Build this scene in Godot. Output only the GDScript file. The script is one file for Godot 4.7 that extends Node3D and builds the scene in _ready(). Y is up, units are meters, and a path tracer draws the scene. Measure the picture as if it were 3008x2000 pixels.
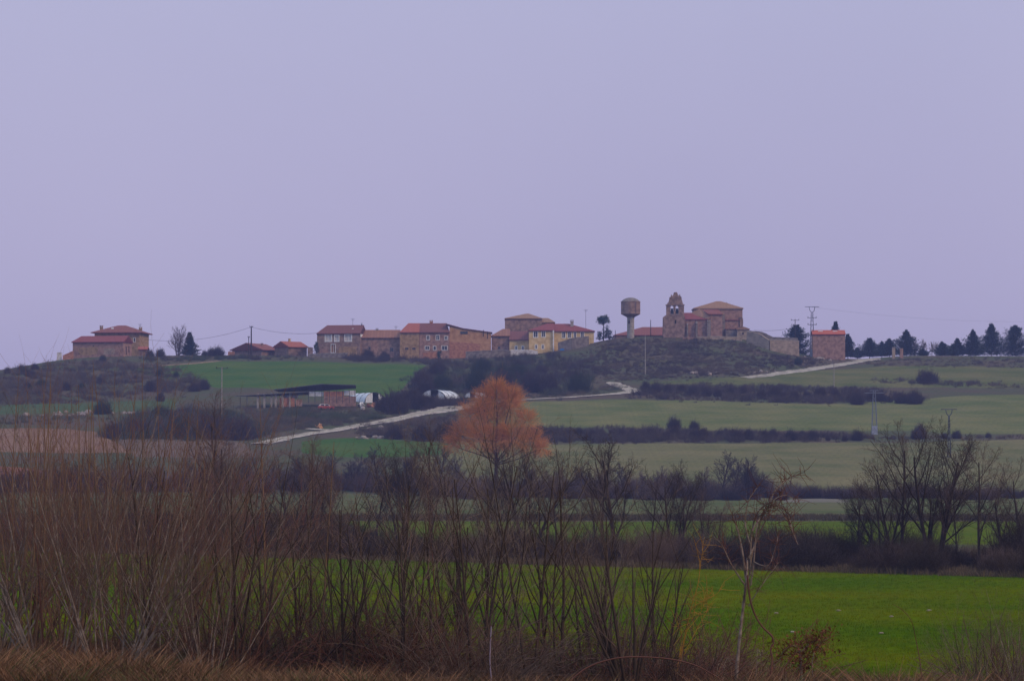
extends Node3D
# A hilltop village with a church and a water tower, seen over fields and bare saplings on an overcast evening.
# Camera constants: pixels of the 3008 x 2000 photograph give directions; distances come from the ground they meet.
const F := 9524.0
const CU := 1504.0
const CV := 1000.0
const LEVEL := 1390.0
var pitch := atan((LEVEL - CV) / F)
var rng := RandomNumberGenerator.new()
var noise := FastNoiseLite.new()
var noise2 := FastNoiseLite.new()
var names := {}
var protos_all := []
var protos_used := {}
var M := {}

func _ready():
	# ---- camera, sky, sun, exposure
	var cam := Camera3D.new()
	cam.name = "camera"
	cam.fov = rad_to_deg(2.0 * atan(1000.0 / F))
	cam.near = 0.5
	cam.far = 9000.0
	cam.rotation.x = pitch
	add_child(cam)
	cam.current = true
	var env := Environment.new()
	env.tonemap_mode = Environment.TONE_MAPPER_LINEAR
	env.tonemap_exposure = 1.0
	env.background_mode = Environment.BG_SKY
	var sky := Sky.new()
	var sm := ProceduralSkyMaterial.new()
	sm.sky_top_color = Color(0.76, 0.87, 0.98)
	sm.sky_horizon_color = Color(0.666, 0.630, 0.768)
	sm.sky_curve = 0.42
	sm.ground_horizon_color = Color(0.42, 0.41, 0.46)
	sm.ground_bottom_color = Color(0.25, 0.25, 0.22)
	sm.sun_angle_max = 1.0
	# faint uneven layers of the overcast
	var cn := FastNoiseLite.new()
	cn.seed = 8; cn.frequency = 0.006; cn.fractal_octaves = 4
	var ci := cn.get_seamless_image(1024, 512)
	var cover := Image.create(1024, 512, false, Image.FORMAT_RGBA8)
	for y in 512:
		for x in 1024:
			cover.set_pixel(x, y, Color(1.0, 0.95, 0.98, clampf(ci.get_pixel(x, y).r - 0.25, 0.0, 1.0) * 0.13))
	sm.sky_cover = ImageTexture.create_from_image(cover)
	sky.sky_material = sm
	env.sky = sky
	env.ambient_light_source = Environment.AMBIENT_SOURCE_SKY
	env.sdfgi_enabled = true
	env.ssao_enabled = true
	env.ssil_enabled = true
	env.fog_enabled = true
	env.fog_density = 0.00023
	env.fog_light_color = Color(0.60, 0.66, 0.92)
	var we := WorldEnvironment.new()
	we.name = "air"
	we.environment = env
	add_child(we)
	var sun := DirectionalLight3D.new()
	sun.name = "sun"
	sun.light_energy = 0.5
	sun.light_color = Color(1.0, 0.86, 0.70)
	sun.light_angular_distance = 14.0
	sun.shadow_enabled = true
	add_child(sun)
	sun.look_at_from_position(Vector3(0.85, 0.75, 0.6), Vector3.ZERO)

	noise.seed = 11; noise.frequency = 0.02; noise.fractal_octaves = 4
	noise2.seed = 5; noise2.frequency = 0.11; noise2.fractal_octaves = 3
	rng.seed = 4711
	make_materials()
	build_ground()
	build_fields()
	build_tracks()
	build_village()
	build_church()
	build_water_tower()
	build_farmyard()
	build_poles()
	build_far_trees()
	build_scrub()
	build_plain_trees()
	build_hedge()
	build_foreground()
	for o in protos_all:
		if not protos_used.has(o): o.free()

# ------------------------------------------------------------------ helpers
func L(r: float, g: float, b: float) -> Color:
	return Color(r, g, b).linear_to_srgb()

func P(u: float, v: float, d: float) -> Vector3:
	var a := (u - CU) / F
	var b := (CV - v) / F
	var dir := Vector3(a, b * cos(pitch) + sin(pitch), b * sin(pitch) - cos(pitch))
	return dir * (d / -dir.z)

func px(d: float) -> float:
	return d / F

func lut(t: Array, x: float) -> float:
	if x <= t[0][0]: return t[0][1]
	for i in range(1, t.size()):
		if x <= t[i][0]:
			var f: float = (x - t[i - 1][0]) / (t[i][0] - t[i - 1][0])
			return lerpf(t[i - 1][1], t[i][1], f)
	return t[t.size() - 1][1]

# crest of the hill: height over the eye against x, in metres (from the skyline rows at 950 m)
var CREST := [[-400, 1125], [-150, 1100], [0, 1088], [170, 1056], [300, 1046], [640, 1043], [950, 1046], [1300, 1054], [1500, 1044], [1650, 1030], [1800, 992], [1950, 986], [2180, 988], [2290, 1026], [2400, 1048], [2530, 1056], [2650, 1044], [3008, 1046], [3600, 1060]]
var crest_tab := PackedFloat32Array()

func crest(x: float) -> float:
	if crest_tab.is_empty():
		for i in 801:
			var xx := -200.0 + i * 0.5
			crest_tab.append((LEVEL - lut(CREST, CU + xx / 950.0 * F)) / F * 950.0)
		for k in 3:
			var c := crest_tab.duplicate()
			for i in range(6, 795):
				c[i] = (crest_tab[i - 6] + crest_tab[i - 3] + crest_tab[i] + crest_tab[i + 3] + crest_tab[i + 6]) / 5.0
			crest_tab = c
	var f := clampf((x + 200.0) * 2.0, 0.0, 799.0)
	var n := int(f)
	return lerpf(crest_tab[n], crest_tab[n + 1], f - n)

func ground(x: float, d: float) -> float:
	if d < 44.0:
		var bank := -2.40 - clampf((x + 3.0) * 0.045, -0.22, 0.45)
		if d < 26.0:
			return -1.75
		if d < 36.0:
			return lerpf(-1.75, bank, (d - 26.0) / 10.0) + noise2.get_noise_2d(x * 3.0, d * 3.0) * 0.05
		return lerpf(bank, bank - 0.25, (d - 36.0) / 8.0) + noise2.get_noise_2d(x * 3.0, d * 3.0) * 0.08
	if d < 64.0:
		var bank2 := -2.65 - clampf((x + 3.0) * 0.045, -0.22, 0.45)
		var t := (d - 44.0) / 20.0
		return lerpf(bank2, -5.55, t * t * (3.0 - 2.0 * t))
	if d < 190.0:
		return -5.55 + noise.get_noise_2d(x, d) * 0.08
	if d < 366.0:
		return lerpf(-5.55, -5.0, (d - 190.0) / 176.0) + noise.get_noise_2d(x, d) * 0.1
	if d < 540.0:
		return lerpf(-5.0, -4.0, (d - 366.0) / 174.0) + noise.get_noise_2d(x, d) * 0.15
	var n := noise.get_noise_2d(x, d) * 0.45
	if d < 860.0:
		var s := (d - 540.0) / 320.0
		return lerpf(-4.0, 25.1, s * (0.86 + 0.14 * s)) + n
	var c := crest(x)
	if d < 950.0:
		var s2 := (d - 860.0) / 90.0
		return lerpf(25.1, c, s2) + n * (1.0 - s2)
	if d < 1080.0:
		return c - (d - 950.0) * 0.004
	return lerpf(c - 0.5, -10.0, clampf((d - 1080.0) / 900.0, 0.0, 1.0))

func G(x: float, z: float) -> Vector3:
	return Vector3(x, ground(x, -z), z)

# the point of the ground seen at a pixel
func hit(u: float, v: float, from := 60.0) -> Vector3:
	var d := from
	var step := 5.0
	while d < 1100.0:
		var p := P(u, v, d)
		if p.y < ground(p.x, d):
			var lo := d - step
			var hi := d
			for i in 9:
				var m := (lo + hi) * 0.5
				var q := P(u, v, m)
				if q.y < ground(q.x, m): hi = m
				else: lo = m
			var r := P(u, v, hi)
			return G(r.x, r.z)
		d += step
	var e := P(u, v, 955.0)
	return G(e.x, e.z)

class MB:
	var v := PackedVector3Array()
	var n := PackedVector3Array()
	var i := PackedInt32Array()
	var c := PackedColorArray()
	func quad(a: Vector3, b: Vector3, cc: Vector3, d: Vector3):
		var nn := (b - a).cross(cc - a).normalized()
		var k := v.size()
		v.append(a); v.append(b); v.append(cc); v.append(d)
		for q in 4: n.append(nn)
		i.append(k); i.append(k + 2); i.append(k + 1)
		i.append(k); i.append(k + 3); i.append(k + 2)
	func tri(a: Vector3, b: Vector3, cc: Vector3):
		var nn := (b - a).cross(cc - a).normalized()
		var k := v.size()
		v.append(a); v.append(b); v.append(cc)
		for q in 3: n.append(nn)
		i.append(k); i.append(k + 2); i.append(k + 1)
	func box(o: Vector3, s: Vector3, b := Basis()):
		var h := s * 0.5
		var p := []
		for z in [-1, 1]:
			for y in [-1, 1]:
				for x in [-1, 1]:
					p.append(o + b * Vector3(h.x * x, h.y * y, h.z * z))
		quad(p[4], p[5], p[7], p[6]); quad(p[1], p[0], p[2], p[3])
		quad(p[5], p[1], p[3], p[7]); quad(p[0], p[4], p[6], p[2])
		quad(p[6], p[7], p[3], p[2]); quad(p[0], p[1], p[5], p[4])
	func tube(pts: PackedVector3Array, r0: float, r1: float, sides: int):
		var m := pts.size()
		var base := v.size()
		for k in m:
			var t := (pts[mini(k + 1, m - 1)] - pts[maxi(k - 1, 0)]).normalized()
			var a := t.cross(Vector3.RIGHT if absf(t.x) < 0.8 else Vector3.FORWARD).normalized()
			var bb := t.cross(a)
			var r := lerpf(r0, r1, float(k) / (m - 1))
			for s in sides:
				var an := TAU * s / sides
				var nn := a * cos(an) + bb * sin(an)
				v.append(pts[k] + nn * r); n.append(nn)
		for k in m - 1:
			for s in sides:
				var s2 := (s + 1) % sides
				var q0 := base + k * sides + s
				var q1 := base + k * sides + s2
				i.append(q0); i.append(q0 + sides); i.append(q1)
				i.append(q1); i.append(q0 + sides); i.append(q1 + sides)
	func lathe(prof: Array, sides: int, smooth := true):
		for k in prof.size() - 1:
			for s in sides:
				var a0 := TAU * s / sides
				var a1 := TAU * (s + 1) / sides
				var p: Vector2 = prof[k]
				var q: Vector2 = prof[k + 1]
				var A := Vector3(cos(a0) * p.x, p.y, sin(a0) * p.x)
				var B := Vector3(cos(a1) * p.x, p.y, sin(a1) * p.x)
				var C := Vector3(cos(a1) * q.x, q.y, sin(a1) * q.x)
				var D := Vector3(cos(a0) * q.x, q.y, sin(a0) * q.x)
				if p.x < 0.001: tri(A, D, C)
				elif q.x < 0.001: tri(A, C, B)
				else: quad(A, D, C, B)
	func extrude(poly: PackedVector2Array, z0: float, z1: float):
		var idx := Geometry2D.triangulate_polygon(poly)
		var k := 0
		while k < idx.size():
			var a := poly[idx[k]]; var b := poly[idx[k + 1]]; var cc := poly[idx[k + 2]]
			if (b - a).cross(cc - a) < 0.0:
				var t := b
				b = cc
				cc = t
			tri(Vector3(a.x, a.y, z1), Vector3(b.x, b.y, z1), Vector3(cc.x, cc.y, z1))
			tri(Vector3(a.x, a.y, z0), Vector3(cc.x, cc.y, z0), Vector3(b.x, b.y, z0))
			k += 3
		var ccw := not Geometry2D.is_polygon_clockwise(poly)
		for e in poly.size():
			var a := poly[e]; var b := poly[(e + 1) % poly.size()]
			if not ccw:
				var t2 := a
				a = b
				b = t2
			quad(Vector3(b.x, b.y, z1), Vector3(a.x, a.y, z1), Vector3(a.x, a.y, z0), Vector3(b.x, b.y, z0))
	func mesh(m: Material) -> ArrayMesh:
		var arr := []
		arr.resize(Mesh.ARRAY_MAX)
		arr[Mesh.ARRAY_VERTEX] = v
		arr[Mesh.ARRAY_NORMAL] = n
		if c.size() == v.size(): arr[Mesh.ARRAY_COLOR] = c
		arr[Mesh.ARRAY_INDEX] = i
		var am := ArrayMesh.new()
		if v.size() == 0: return am
		am.add_surface_from_arrays(Mesh.PRIMITIVE_TRIANGLES, arr)
		am.surface_set_material(0, m)
		return am

func numbered(called: String) -> String:
	if not names.has(called):
		names[called] = 0
		return called
	names[called] += 1
	return "%s_%03d" % [called, names[called]]

func tag(o: Node, label: String, category: String, group := "", kind := ""):
	if label != "": o.set_meta("label", label)
	if category != "": o.set_meta("category", category)
	if group != "": o.set_meta("group", group)
	if kind != "": o.set_meta("kind", kind)

func thing(called: String, label: String, category: String, at := Vector3.ZERO, turn := 0.0, group := "") -> Node3D:
	var o := Node3D.new()
	o.name = numbered(called)
	add_child(o)
	o.position = at
	o.rotation.y = turn
	tag(o, label, category, group)
	return o

func part(called: String, mb: MB, m: Material, parent: Node) -> MeshInstance3D:
	var o := MeshInstance3D.new()
	o.name = called
	o.mesh = mb.mesh(m)
	parent.add_child(o, true)
	return o

func structure(called: String, mb: MB, m: Material) -> MeshInstance3D:
	var o := MeshInstance3D.new()
	o.name = numbered(called)
	o.mesh = mb.mesh(m)
	add_child(o)
	o.set_meta("kind", "structure")
	return o

func copy(o: Node3D, at: Vector3, turn: float, sc: Vector3, label := "", group := "") -> Node3D:
	var c: Node3D = o.duplicate()
	c.name = numbered(String(o.name).rstrip("0123456789").trim_suffix("_"))
	add_child(c)
	c.position = at
	c.rotation = Vector3(0, turn, 0)
	c.scale = sc
	if label != "": c.set_meta("label", label)
	if group != "": c.set_meta("group", group)
	return c

# ------------------------------------------------------------------ materials
func ntex(size: int, freq: float, sd: int, stops: Array, fine := 0.25, st := Vector2(1, 1)) -> ImageTexture:
	var a := FastNoiseLite.new()
	a.seed = sd; a.frequency = freq; a.fractal_octaves = 4
	var b := FastNoiseLite.new()
	b.seed = sd + 77; b.frequency = 0.16; b.fractal_octaves = 2
	var ia := a.get_seamless_image(size, size)
	var ib := b.get_seamless_image(size, size)
	var im := Image.create(size, size, false, Image.FORMAT_RGB8)
	for y in size:
		for x in size:
			var ta := ia.get_pixel(x, y).r
			var tb := ib.get_pixel(x, y).r
			var t := clampf(ta * (1.0 - fine) + tb * fine, 0.0, 0.9999)
			t = clampf((t - 0.5) * 2.1 + 0.5, 0.0, 0.9999)
			var f := t * (stops.size() - 1)
			var k := int(f)
			var ca: Color = stops[k]
			var cb: Color = stops[k + 1]
			im.set_pixel(x, y, ca.lerp(cb, f - k).linear_to_srgb())
	im.generate_mipmaps()
	return ImageTexture.create_from_image(im)

func tmat(stops: Array, scale_m: float, sd: int, rough := 0.95, fine := 0.35, freq := 0.02, vcol := false) -> StandardMaterial3D:
	var m := StandardMaterial3D.new()
	m.albedo_texture = ntex(160, freq, sd, stops, fine)
	m.uv1_triplanar = true
	m.uv1_world_triplanar = true
	m.uv1_scale = Vector3.ONE / scale_m
	m.roughness = rough
	m.metallic_specular = 0.25
	m.vertex_color_use_as_albedo = vcol
	return m

func pmat(r: float, g: float, b: float, rough := 0.9, vcol := false) -> StandardMaterial3D:
	var m := StandardMaterial3D.new()
	m.albedo_color = L(r, g, b)
	m.roughness = rough
	m.metallic_specular = 0.25
	m.vertex_color_use_as_albedo = vcol
	m.cull_mode = BaseMaterial3D.CULL_DISABLED
	return m

func C(r: float, g: float, b: float) -> Color:
	return Color(r, g, b)

func make_materials():
	M.earth = tmat([C(.62, .62, .62), C(.85, .85, .85), C(1, 1, 1)], 7.0, 3, 1.0, 0.5, 0.03, true)
	M.earth.metallic_specular = 0.0
	M.track = tmat([C(.36, .29, .24), C(.50, .41, .35), C(.58, .49, .42)], 3.0, 9, 1.0, .5, .02, true)
	M.stone = tmat([C(.15, .10, .085), C(.25, .165, .13), C(.33, .22, .175)], 5.0, 21)
	M.stone_pink = tmat([C(.21, .125, .10), C(.31, .185, .145), C(.38, .24, .19)], 5.0, 22)
	M.stone_grey = tmat([C(.13, .11, .10), C(.21, .175, .16), C(.27, .23, .20)], 4.5, 23)
	M.stone_ochre = tmat([C(.20, .13, .07), C(.33, .21, .11), C(.40, .27, .15)], 5.0, 24)
	M.brick = tmat([C(.27, .12, .075), C(.38, .17, .10), C(.45, .22, .13)], 4.0, 25)
	M.yellow = tmat([C(.50, .35, .16), C(.62, .45, .22), C(.68, .51, .28)], 6.0, 26, 0.95, 0.2)
	M.orange_wall = tmat([C(.33, .17, .085), C(.44, .24, .12), C(.50, .29, .15)], 6.0, 27)
	M.plaster = tmat([C(.50, .46, .46), C(.62, .58, .58), C(.68, .65, .64)], 4.0, 28)
	M.white = tmat([C(.62, .62, .64), C(.74, .74, .76), C(.8, .8, .82)], 3.0, 29, 0.8)
	M.tile_red = tmat([C(.17, .062, .052), C(.24, .085, .07), C(.30, .115, .095)], 1.6, 30, 0.9, 0.6)
	M.tile_dark = tmat([C(.13, .055, .05), C(.19, .075, .068), C(.24, .10, .09)], 1.6, 31, 0.9, 0.6)
	M.tile_orange = tmat([C(.36, .085, .05), C(.45, .11, .065), C(.52, .15, .09)], 1.6, 32, 0.9, 0.6)
	M.tile_old = tmat([C(.16, .075, .05), C(.28, .13, .085), C(.38, .20, .13)], 1.8, 33, 0.95, 0.6)
	M.tile_tan = tmat([C(.21, .115, .07), C(.31, .175, .11), C(.39, .235, .155)], 1.8, 34, 0.95, 0.6)
	M.tile_ruby = tmat([C(.17, .05, .05), C(.235, .065, .065), C(.29, .09, .085)], 1.6, 35, 0.9, 0.6)
	M.tile_bright = tmat([C(.28, .085, .06), C(.36, .11, .08), C(.42, .15, .11)], 1.6, 41, 0.9, 0.6)
	M.stone_pale = tmat([C(.22, .17, .13), C(.32, .25, .19), C(.39, .31, .24)], 5.0, 42)
	M.dirt = tmat([C(.22, .14, .08), C(.30, .19, .11), C(.36, .24, .15)], 5.0, 43, 1.0, .5, .02, true)
	M.concrete = tmat([C(.22, .20, .18), C(.31, .28, .25), C(.36, .33, .30)], 3.0, 36)
	M.sheet_dark = tmat([C(.07, .075, .085), C(.10, .105, .12), C(.14, .14, .15)], 3.0, 37, 0.7)
	M.plastic = tmat([C(.5, .52, .56), C(.66, .68, .72), C(.76, .78, .82)], 2.5, 38, 0.45)
	M.rock = tmat([C(.20, .16, .14), C(.29, .235, .205), C(.37, .31, .275)], 1.2, 39)
	M.glass = pmat(.035, .042, .055, 0.12)
	M.glass.metallic_specular = 0.6
	M.dark = pmat(.012, .012, .015)
	M.wood = pmat(.10, .065, .045)
	M.wood_dark = pmat(.045, .032, .03)
	M.door = pmat(.30, .15, .07, 0.7)
	M.steel = pmat(.065, .072, .088, 0.55)
	M.steel_pale = pmat(.27, .30, .38, 0.5)
	M.steel_mid = pmat(.17, .19, .24, 0.55)
	M.stake = pmat(.22, .17, .22)
	M.bronze = pmat(.03, .035, .035, 0.5)
	M.wire = pmat(.05, .05, .055)
	M.red_paint = pmat(.42, .07, .06, 0.4)
	M.rubber = pmat(.02, .02, .02)
	# plants
	M.bark = pmat(.062, .043, .036)
	M.bark_pale = tmat([C(.12, .088, .07), C(.23, .175, .145), C(.33, .26, .225)], .3, 51)
	M.bark_red = pmat(.13, .058, .046)
	M.twig = pmat(.135, .090, .074)
	M.twig_red = pmat(.205, .098, .074)
	M.twig_pale = pmat(.21, .155, .125)
	M.twig_dark = pmat(.060, .042, .040)
	M.wand = pmat(.20, .122, .078)
	M.twig_pink = pmat(.23, .155, .13)
	M.orange_twig = pmat(.60, .25, .06)
	M.yellow_twig = pmat(.34, .17, .035)
	M.scrub = pmat(1, 1, 1, 0.95, true)
	M.needle = pmat(.030, .048, .034)
	M.leaf = pmat(.028, .055, .030)
	M.ivy = pmat(.035, .045, .022)
	M.grass = pmat(1, 1, 1, 1.0, true)
	M.grass.metallic_specular = 0.0
	M.dry = pmat(1, 1, 1, 0.95, true)
	M.dead_leaf = pmat(.16, .055, .03)

# ------------------------------------------------------------------ ground, fields, tracks
func earth_colour(x: float, d: float) -> Color:
	var n := noise.get_noise_2d(x * 1.7 + 300.0, d * 1.7)
	var n2 := noise2.get_noise_2d(x, d)
	var olive := Color(.105, .110, .058)
	var brown := Color(.130, .098, .068)
	var c := olive.lerp(brown, clampf(0.5 + n * 1.4 + n2 * 0.5, 0, 1))
	if d < 60.0:
		c = Color(.085, .062, .04).lerp(Color(.13, .10, .06), clampf(0.5 + n2, 0, 1))
	return c

func build_ground():
	var rows := []
	var d := -60.0
	while d < 2500.0:
		rows.append(d)
		if d < 20.0: d += 8.0
		elif d < 70.0: d += 1.0
		elif d < 540.0: d += 5.0
		elif d < 1100.0: d += 3.0
		else: d += 60.0
	var cols := 240
	var mb := MB.new()
	for r in rows.size():
		var dd: float = rows[r]
		var half := 60.0 + 0.30 * maxf(dd, 0.0)
		for k in cols + 1:
			var x := (float(k) / cols * 2.0 - 1.0) * half
			mb.v.append(Vector3(x, ground(x, dd), -dd))
			var e := 1.0
			var nx := ground(x + e, dd) - ground(x - e, dd)
			var nz := ground(x, dd + e) - ground(x, dd - e)
			mb.n.append(Vector3(-nx, 2.0 * e, nz).normalized())
			mb.c.append(earth_colour(x, dd))
	for r in rows.size() - 1:
		for k in cols:
			var a := r * (cols + 1) + k
			var b := a + cols + 1
			mb.i.append_array([a, b, a + 1, a + 1, b, b + 1])
	structure("ground", mb, M.earth)

# a field between two boundary lines on the ground; its two tones are mixed in patches by noise alone, the same everywhere
func field(called: String, edge_a: Array, edge_b: Array, tone_a: Color, tone_b: Color, lift: float, nu := 60, nd := 24, streak := 0.35, from := 60.0):
	var A := []
	var B := []
	for e in edge_a: A.append(hit(e[0], e[1], from))
	for e in edge_b: B.append(hit(e[0], e[1], from))
	var mb := MB.new()
	for i in nu + 1:
		var a := along(A, float(i) / nu)
		var b := along(B, float(i) / nu)
		for j in nd + 1:
			var rag := noise2.get_noise_2d(a.x * .35, a.z * .35) * .035
			var p := a.lerp(b, float(j) / nd + rag * (1.0 - 2.0 * float(j) / nd))
			var edge: float = minf(minf(i, nu - i) / 2.0, minf(j, nd - j) / 2.0)
			var y := ground(p.x, -p.z) + (lift if edge > 0.1 else -0.15)
			mb.v.append(Vector3(p.x, y, p.z))
			var e := 1.0
			mb.n.append(Vector3(ground(p.x - e, -p.z) - ground(p.x + e, -p.z), 2.0 * e, ground(p.x, -p.z + e) - ground(p.x, -p.z - e)).normalized())
			var mottle := 0.5 + noise.get_noise_2d(p.x * 2.2, p.z * 2.2) * 0.9 + noise2.get_noise_2d(p.x * 0.6, p.z * 4.0) * streak
			mb.c.append(tone_a.lerp(tone_b, clampf(mottle, 0, 1)))
	for i in nu:
		for j in nd:
			var k := i * (nd + 1) + j
			var q := k + nd + 1
			mb.i.append_array([k, k + 1, q, q, k + 1, q + 1])
	structure(called, mb, M.earth)
	return [A, B]

func along(pts: Array, t: float) -> Vector3:
	var f := t * (pts.size() - 1)
	var k := mini(int(f), pts.size() - 2)
	return pts[k].lerp(pts[k + 1], f - k)

func build_fields():
	# the bright green crop behind the saplings
	var near: Array = field("green_field", [[-150, 2000], [700, 2010], [1500, 2030], [2300, 2040], [3200, 2050]], [[-150, 1612], [700, 1634], [1500, 1656], [2300, 1678], [3200, 1702]], C(.070, .125, .002), C(.120, .150, .003), 0.06, 120, 70, 0.4)
	var mm := blades(9, 0.16, 0.012, 0.10, 0.55)
	var xf: Array[Transform3D] = []
	var cl := PackedColorArray()
	for k in 60000:
		var s := rng.randf()
		var t := pow(rng.randf(), 1.3)
		var a := along(near[0], s)
		var b := along(near[1], s)
		var p := a.lerp(b, t * 0.99 + 0.005)
		p.y = ground(p.x, -p.z) + 0.03
		var sc := rng.randf_range(0.5, 1.15)
		xf.append(Transform3D(Basis(Vector3.UP, rng.randf() * TAU).scaled(Vector3(sc, sc * rng.randf_range(.6, 1.1), sc)), p))
		var w := clampf(0.5 + noise.get_noise_2d(p.x * 2.2, p.z * 2.2) * 0.9 + rng.randf_range(-.3, .3), 0, 1)
		cl.append(Color(.066, .135, .001).lerp(Color(.160, .168, .003), w))
	scatter("crop_grass", "short bright green crop growing in the field behind saplings", "grass", mm, M.grass, xf, cl)
	# strips of the plain behind the hedge
	field("green_strip", [[-150, 1600], [900, 1602], [2000, 1600], [3200, 1604]], [[-150, 1531], [900, 1531], [2000, 1531], [3200, 1531]], C(.085, .130, .012), C(.125, .145, .018), 0.06, 80, 24, 0.4, 225.0)
	field("dull_meadow", [[-150, 1517], [900, 1517], [2000, 1517], [3200, 1517]], [[-150, 1440], [900, 1440], [2000, 1462], [3200, 1462]], C(.10, .125, .045), C(.165, .155, .075), 0.06, 80, 30, 0.5, 225.0)
	# hillside
	field("olive_field", [[1200, 1425], [1800, 1432], [2400, 1440], [3300, 1445]], [[1200, 1300], [1800, 1302], [2400, 1300], [3300, 1288]], C(.140, .145, .055), C(.225, .195, .09), 0.10, 80, 40, 0.4, 300.0)
	field("olive_field", [[1420, 1256], [1800, 1258], [2400, 1266], [3300, 1278]], [[1420, 1185], [1800, 1172], [2400, 1186], [3300, 1140]], C(.130, .155, .05), C(.215, .20, .08), 0.12, 80, 36, 0.4, 300.0)
	field("olive_field", [[1900, 1128], [2200, 1132], [2600, 1140], [3300, 1136]], [[1900, 1124], [2200, 1106], [2600, 1074], [3300, 1086]], C(.11, .13, .042), C(.19, .172, .07), 0.14, 60, 24, 0.4, 300.0)
	field("hill_field", [[395, 1092], [640, 1140], [900, 1150], [1180, 1150]], [[395, 1082], [640, 1060], [900, 1062], [1260, 1072]], C(.060, .130, .024), C(.110, .155, .032), 0.14, 80, 40, 0.4, 300.0)
	field("hill_field", [[800, 1128], [900, 1150], [1080, 1160], [1180, 1170]], [[800, 1118], [900, 1120], [1080, 1120], [1180, 1120]], C(.060, .130, .024), C(.110, .155, .032), 0.20, 30, 20, 0.4, 300.0)
	field("hill_field", [[-100, 1222], [200, 1214], [400, 1210], [520, 1205]], [[-100, 1190], [200, 1184], [400, 1178], [520, 1170]], C(.08, .125, .05), C(.11, .135, .06), 0.12, 40, 14, 0.4, 300.0)
	field("hill_field", [[880, 1330], [1000, 1345], [1150, 1345], [1330, 1340]], [[880, 1296], [1000, 1284], [1150, 1288], [1330, 1300]], C(.06, .130, .025), C(.10, .145, .03), 0.12, 40, 16, 0.4, 300.0)
	field("ploughed_field", [[-150, 1330], [100, 1330], [250, 1332], [420, 1335]], [[-150, 1256], [100, 1257], [200, 1260], [280, 1268]], C(.24, .135, .085), C(.30, .18, .115), 0.12, 40, 24, 0.5, 300.0)
	field("red_soil", [[-150, 1440], [0, 1440], [80, 1440], [150, 1438]], [[-150, 1366], [0, 1368], [60, 1372], [140, 1384]], C(.26, .10, .065), C(.32, .14, .09), 0.12, 24, 16, 0.5, 300.0)
	field("stubble_field", [[2290, 1476], [2380, 1478], [2440, 1478], [2500, 1478]], [[2300, 1470], [2380, 1466], [2440, 1465], [2500, 1470]], C(.19, .17, .13), C(.23, .20, .16), 0.12, 24, 8, 0.4, 225.0)
	field("stubble_field", [[400, 1345], [520, 1345], [650, 1345], [760, 1345]], [[300, 1288], [450, 1288], [600, 1290], [720, 1300]], C(.15, .105, .075), C(.20, .14, .10), 0.12, 30, 14, 0.4, 300.0)

func ribbon(called: String, pts: Array, width: float, from := 300.0, wide := [], m: Material = null):
	var W := []
	for e in pts: W.append(hit(e[0], e[1], from))
	var mb := MB.new()
	var line := PackedVector3Array()
	for i in W.size() - 1:
		for k in 12: line.append(W[i].lerp(W[i + 1], k / 12.0))
	line.append(W[W.size() - 1])
	for i in line.size():
		var t := line[mini(i + 1, line.size() - 1)] - line[maxi(i - 1, 0)]
		t.y = 0
		var s := t.normalized().cross(Vector3.UP)
		var w := width * 0.86 * (1.0 + 0.35 * noise2.get_noise_2d(i * 9.0, 3.0))
		if wide.size() > 0: w *= lut(wide, float(i) / line.size())
		for k in 5:
			var p := line[i] + s * w * (k / 4.0 - 0.5)
			mb.v.append(Vector3(p.x, ground(p.x, -p.z) + (0.26 if k in [1, 2, 3] else 0.16), p.z))
			mb.n.append(Vector3.UP)
			var wear := clampf(0.85 + noise2.get_noise_2d(p.x * 2.0, p.z * 2.0) * 0.5, 0.4, 1.0)
			mb.c.append(Color(wear, wear, wear * .97) if k != 2 else Color(.80, .84, .70) * wear)
	for i in line.size() - 1:
		for k in 4:
			var a := i * 5 + k
			mb.i.append_array([a, a + 5, a + 1, a + 1, a + 5, a + 6])
	structure(called, mb, m if m else M.track)

func build_tracks():
	ribbon("track", [[760, 1306], [840, 1288], [980, 1266], [1120, 1242], [1230, 1218], [1300, 1206], [1365, 1193], [1470, 1182], [1600, 1172], [1750, 1163], [1830, 1156], [1866, 1150]], 4.2, 300.0, [[0, 1.15], [0.34, 1.15], [0.42, 2.1], [0.5, 2.4], [0.56, 1.0], [0.62, 0.4], [0.8, .4], [0.88, .8], [1, 1.3]])
	ribbon("track", [[902, 1261], [950, 1264.5], [1000, 1263.5]], 1.8)
	ribbon("track", [[1868, 1151], [1835, 1140], [1800, 1125]], 4.5)
	ribbon("track", [[2185, 1111], [2280, 1100], [2380, 1087], [2460, 1074], [2510, 1066], [2535, 1061]], 4.6)
	ribbon("track", [[2528, 1061], [2550, 1058], [2588, 1056]], 9.0)
	ribbon("path", [[400, 1081], [470, 1076], [560, 1070], [640, 1062]], 3.0, 300.0, [], M.dirt)

func blades(n: int, h: float, w: float, spread: float, lean: float) -> MB:
	var mb := MB.new()
	for k in n:
		var a := rng.randf() * TAU
		var o := Vector3(cos(a), 0, sin(a)) * spread * sqrt(rng.randf())
		var b := rng.randf() * TAU
		var side := Vector3(cos(b), 0, sin(b)) * w * 0.5
		var tip := o + Vector3(cos(a) * lean * h * rng.randf(), h * rng.randf_range(0.6, 1.1), sin(a) * lean * h * rng.randf())
		var mid := o.lerp(tip, 0.55) + Vector3.UP * h * 0.08
		mb.quad(o - side, o + side, mid + side * 0.8, mid - side * 0.8)
		mb.tri(mid - side * 0.8, mid + side * 0.8, tip)
	return mb

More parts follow.
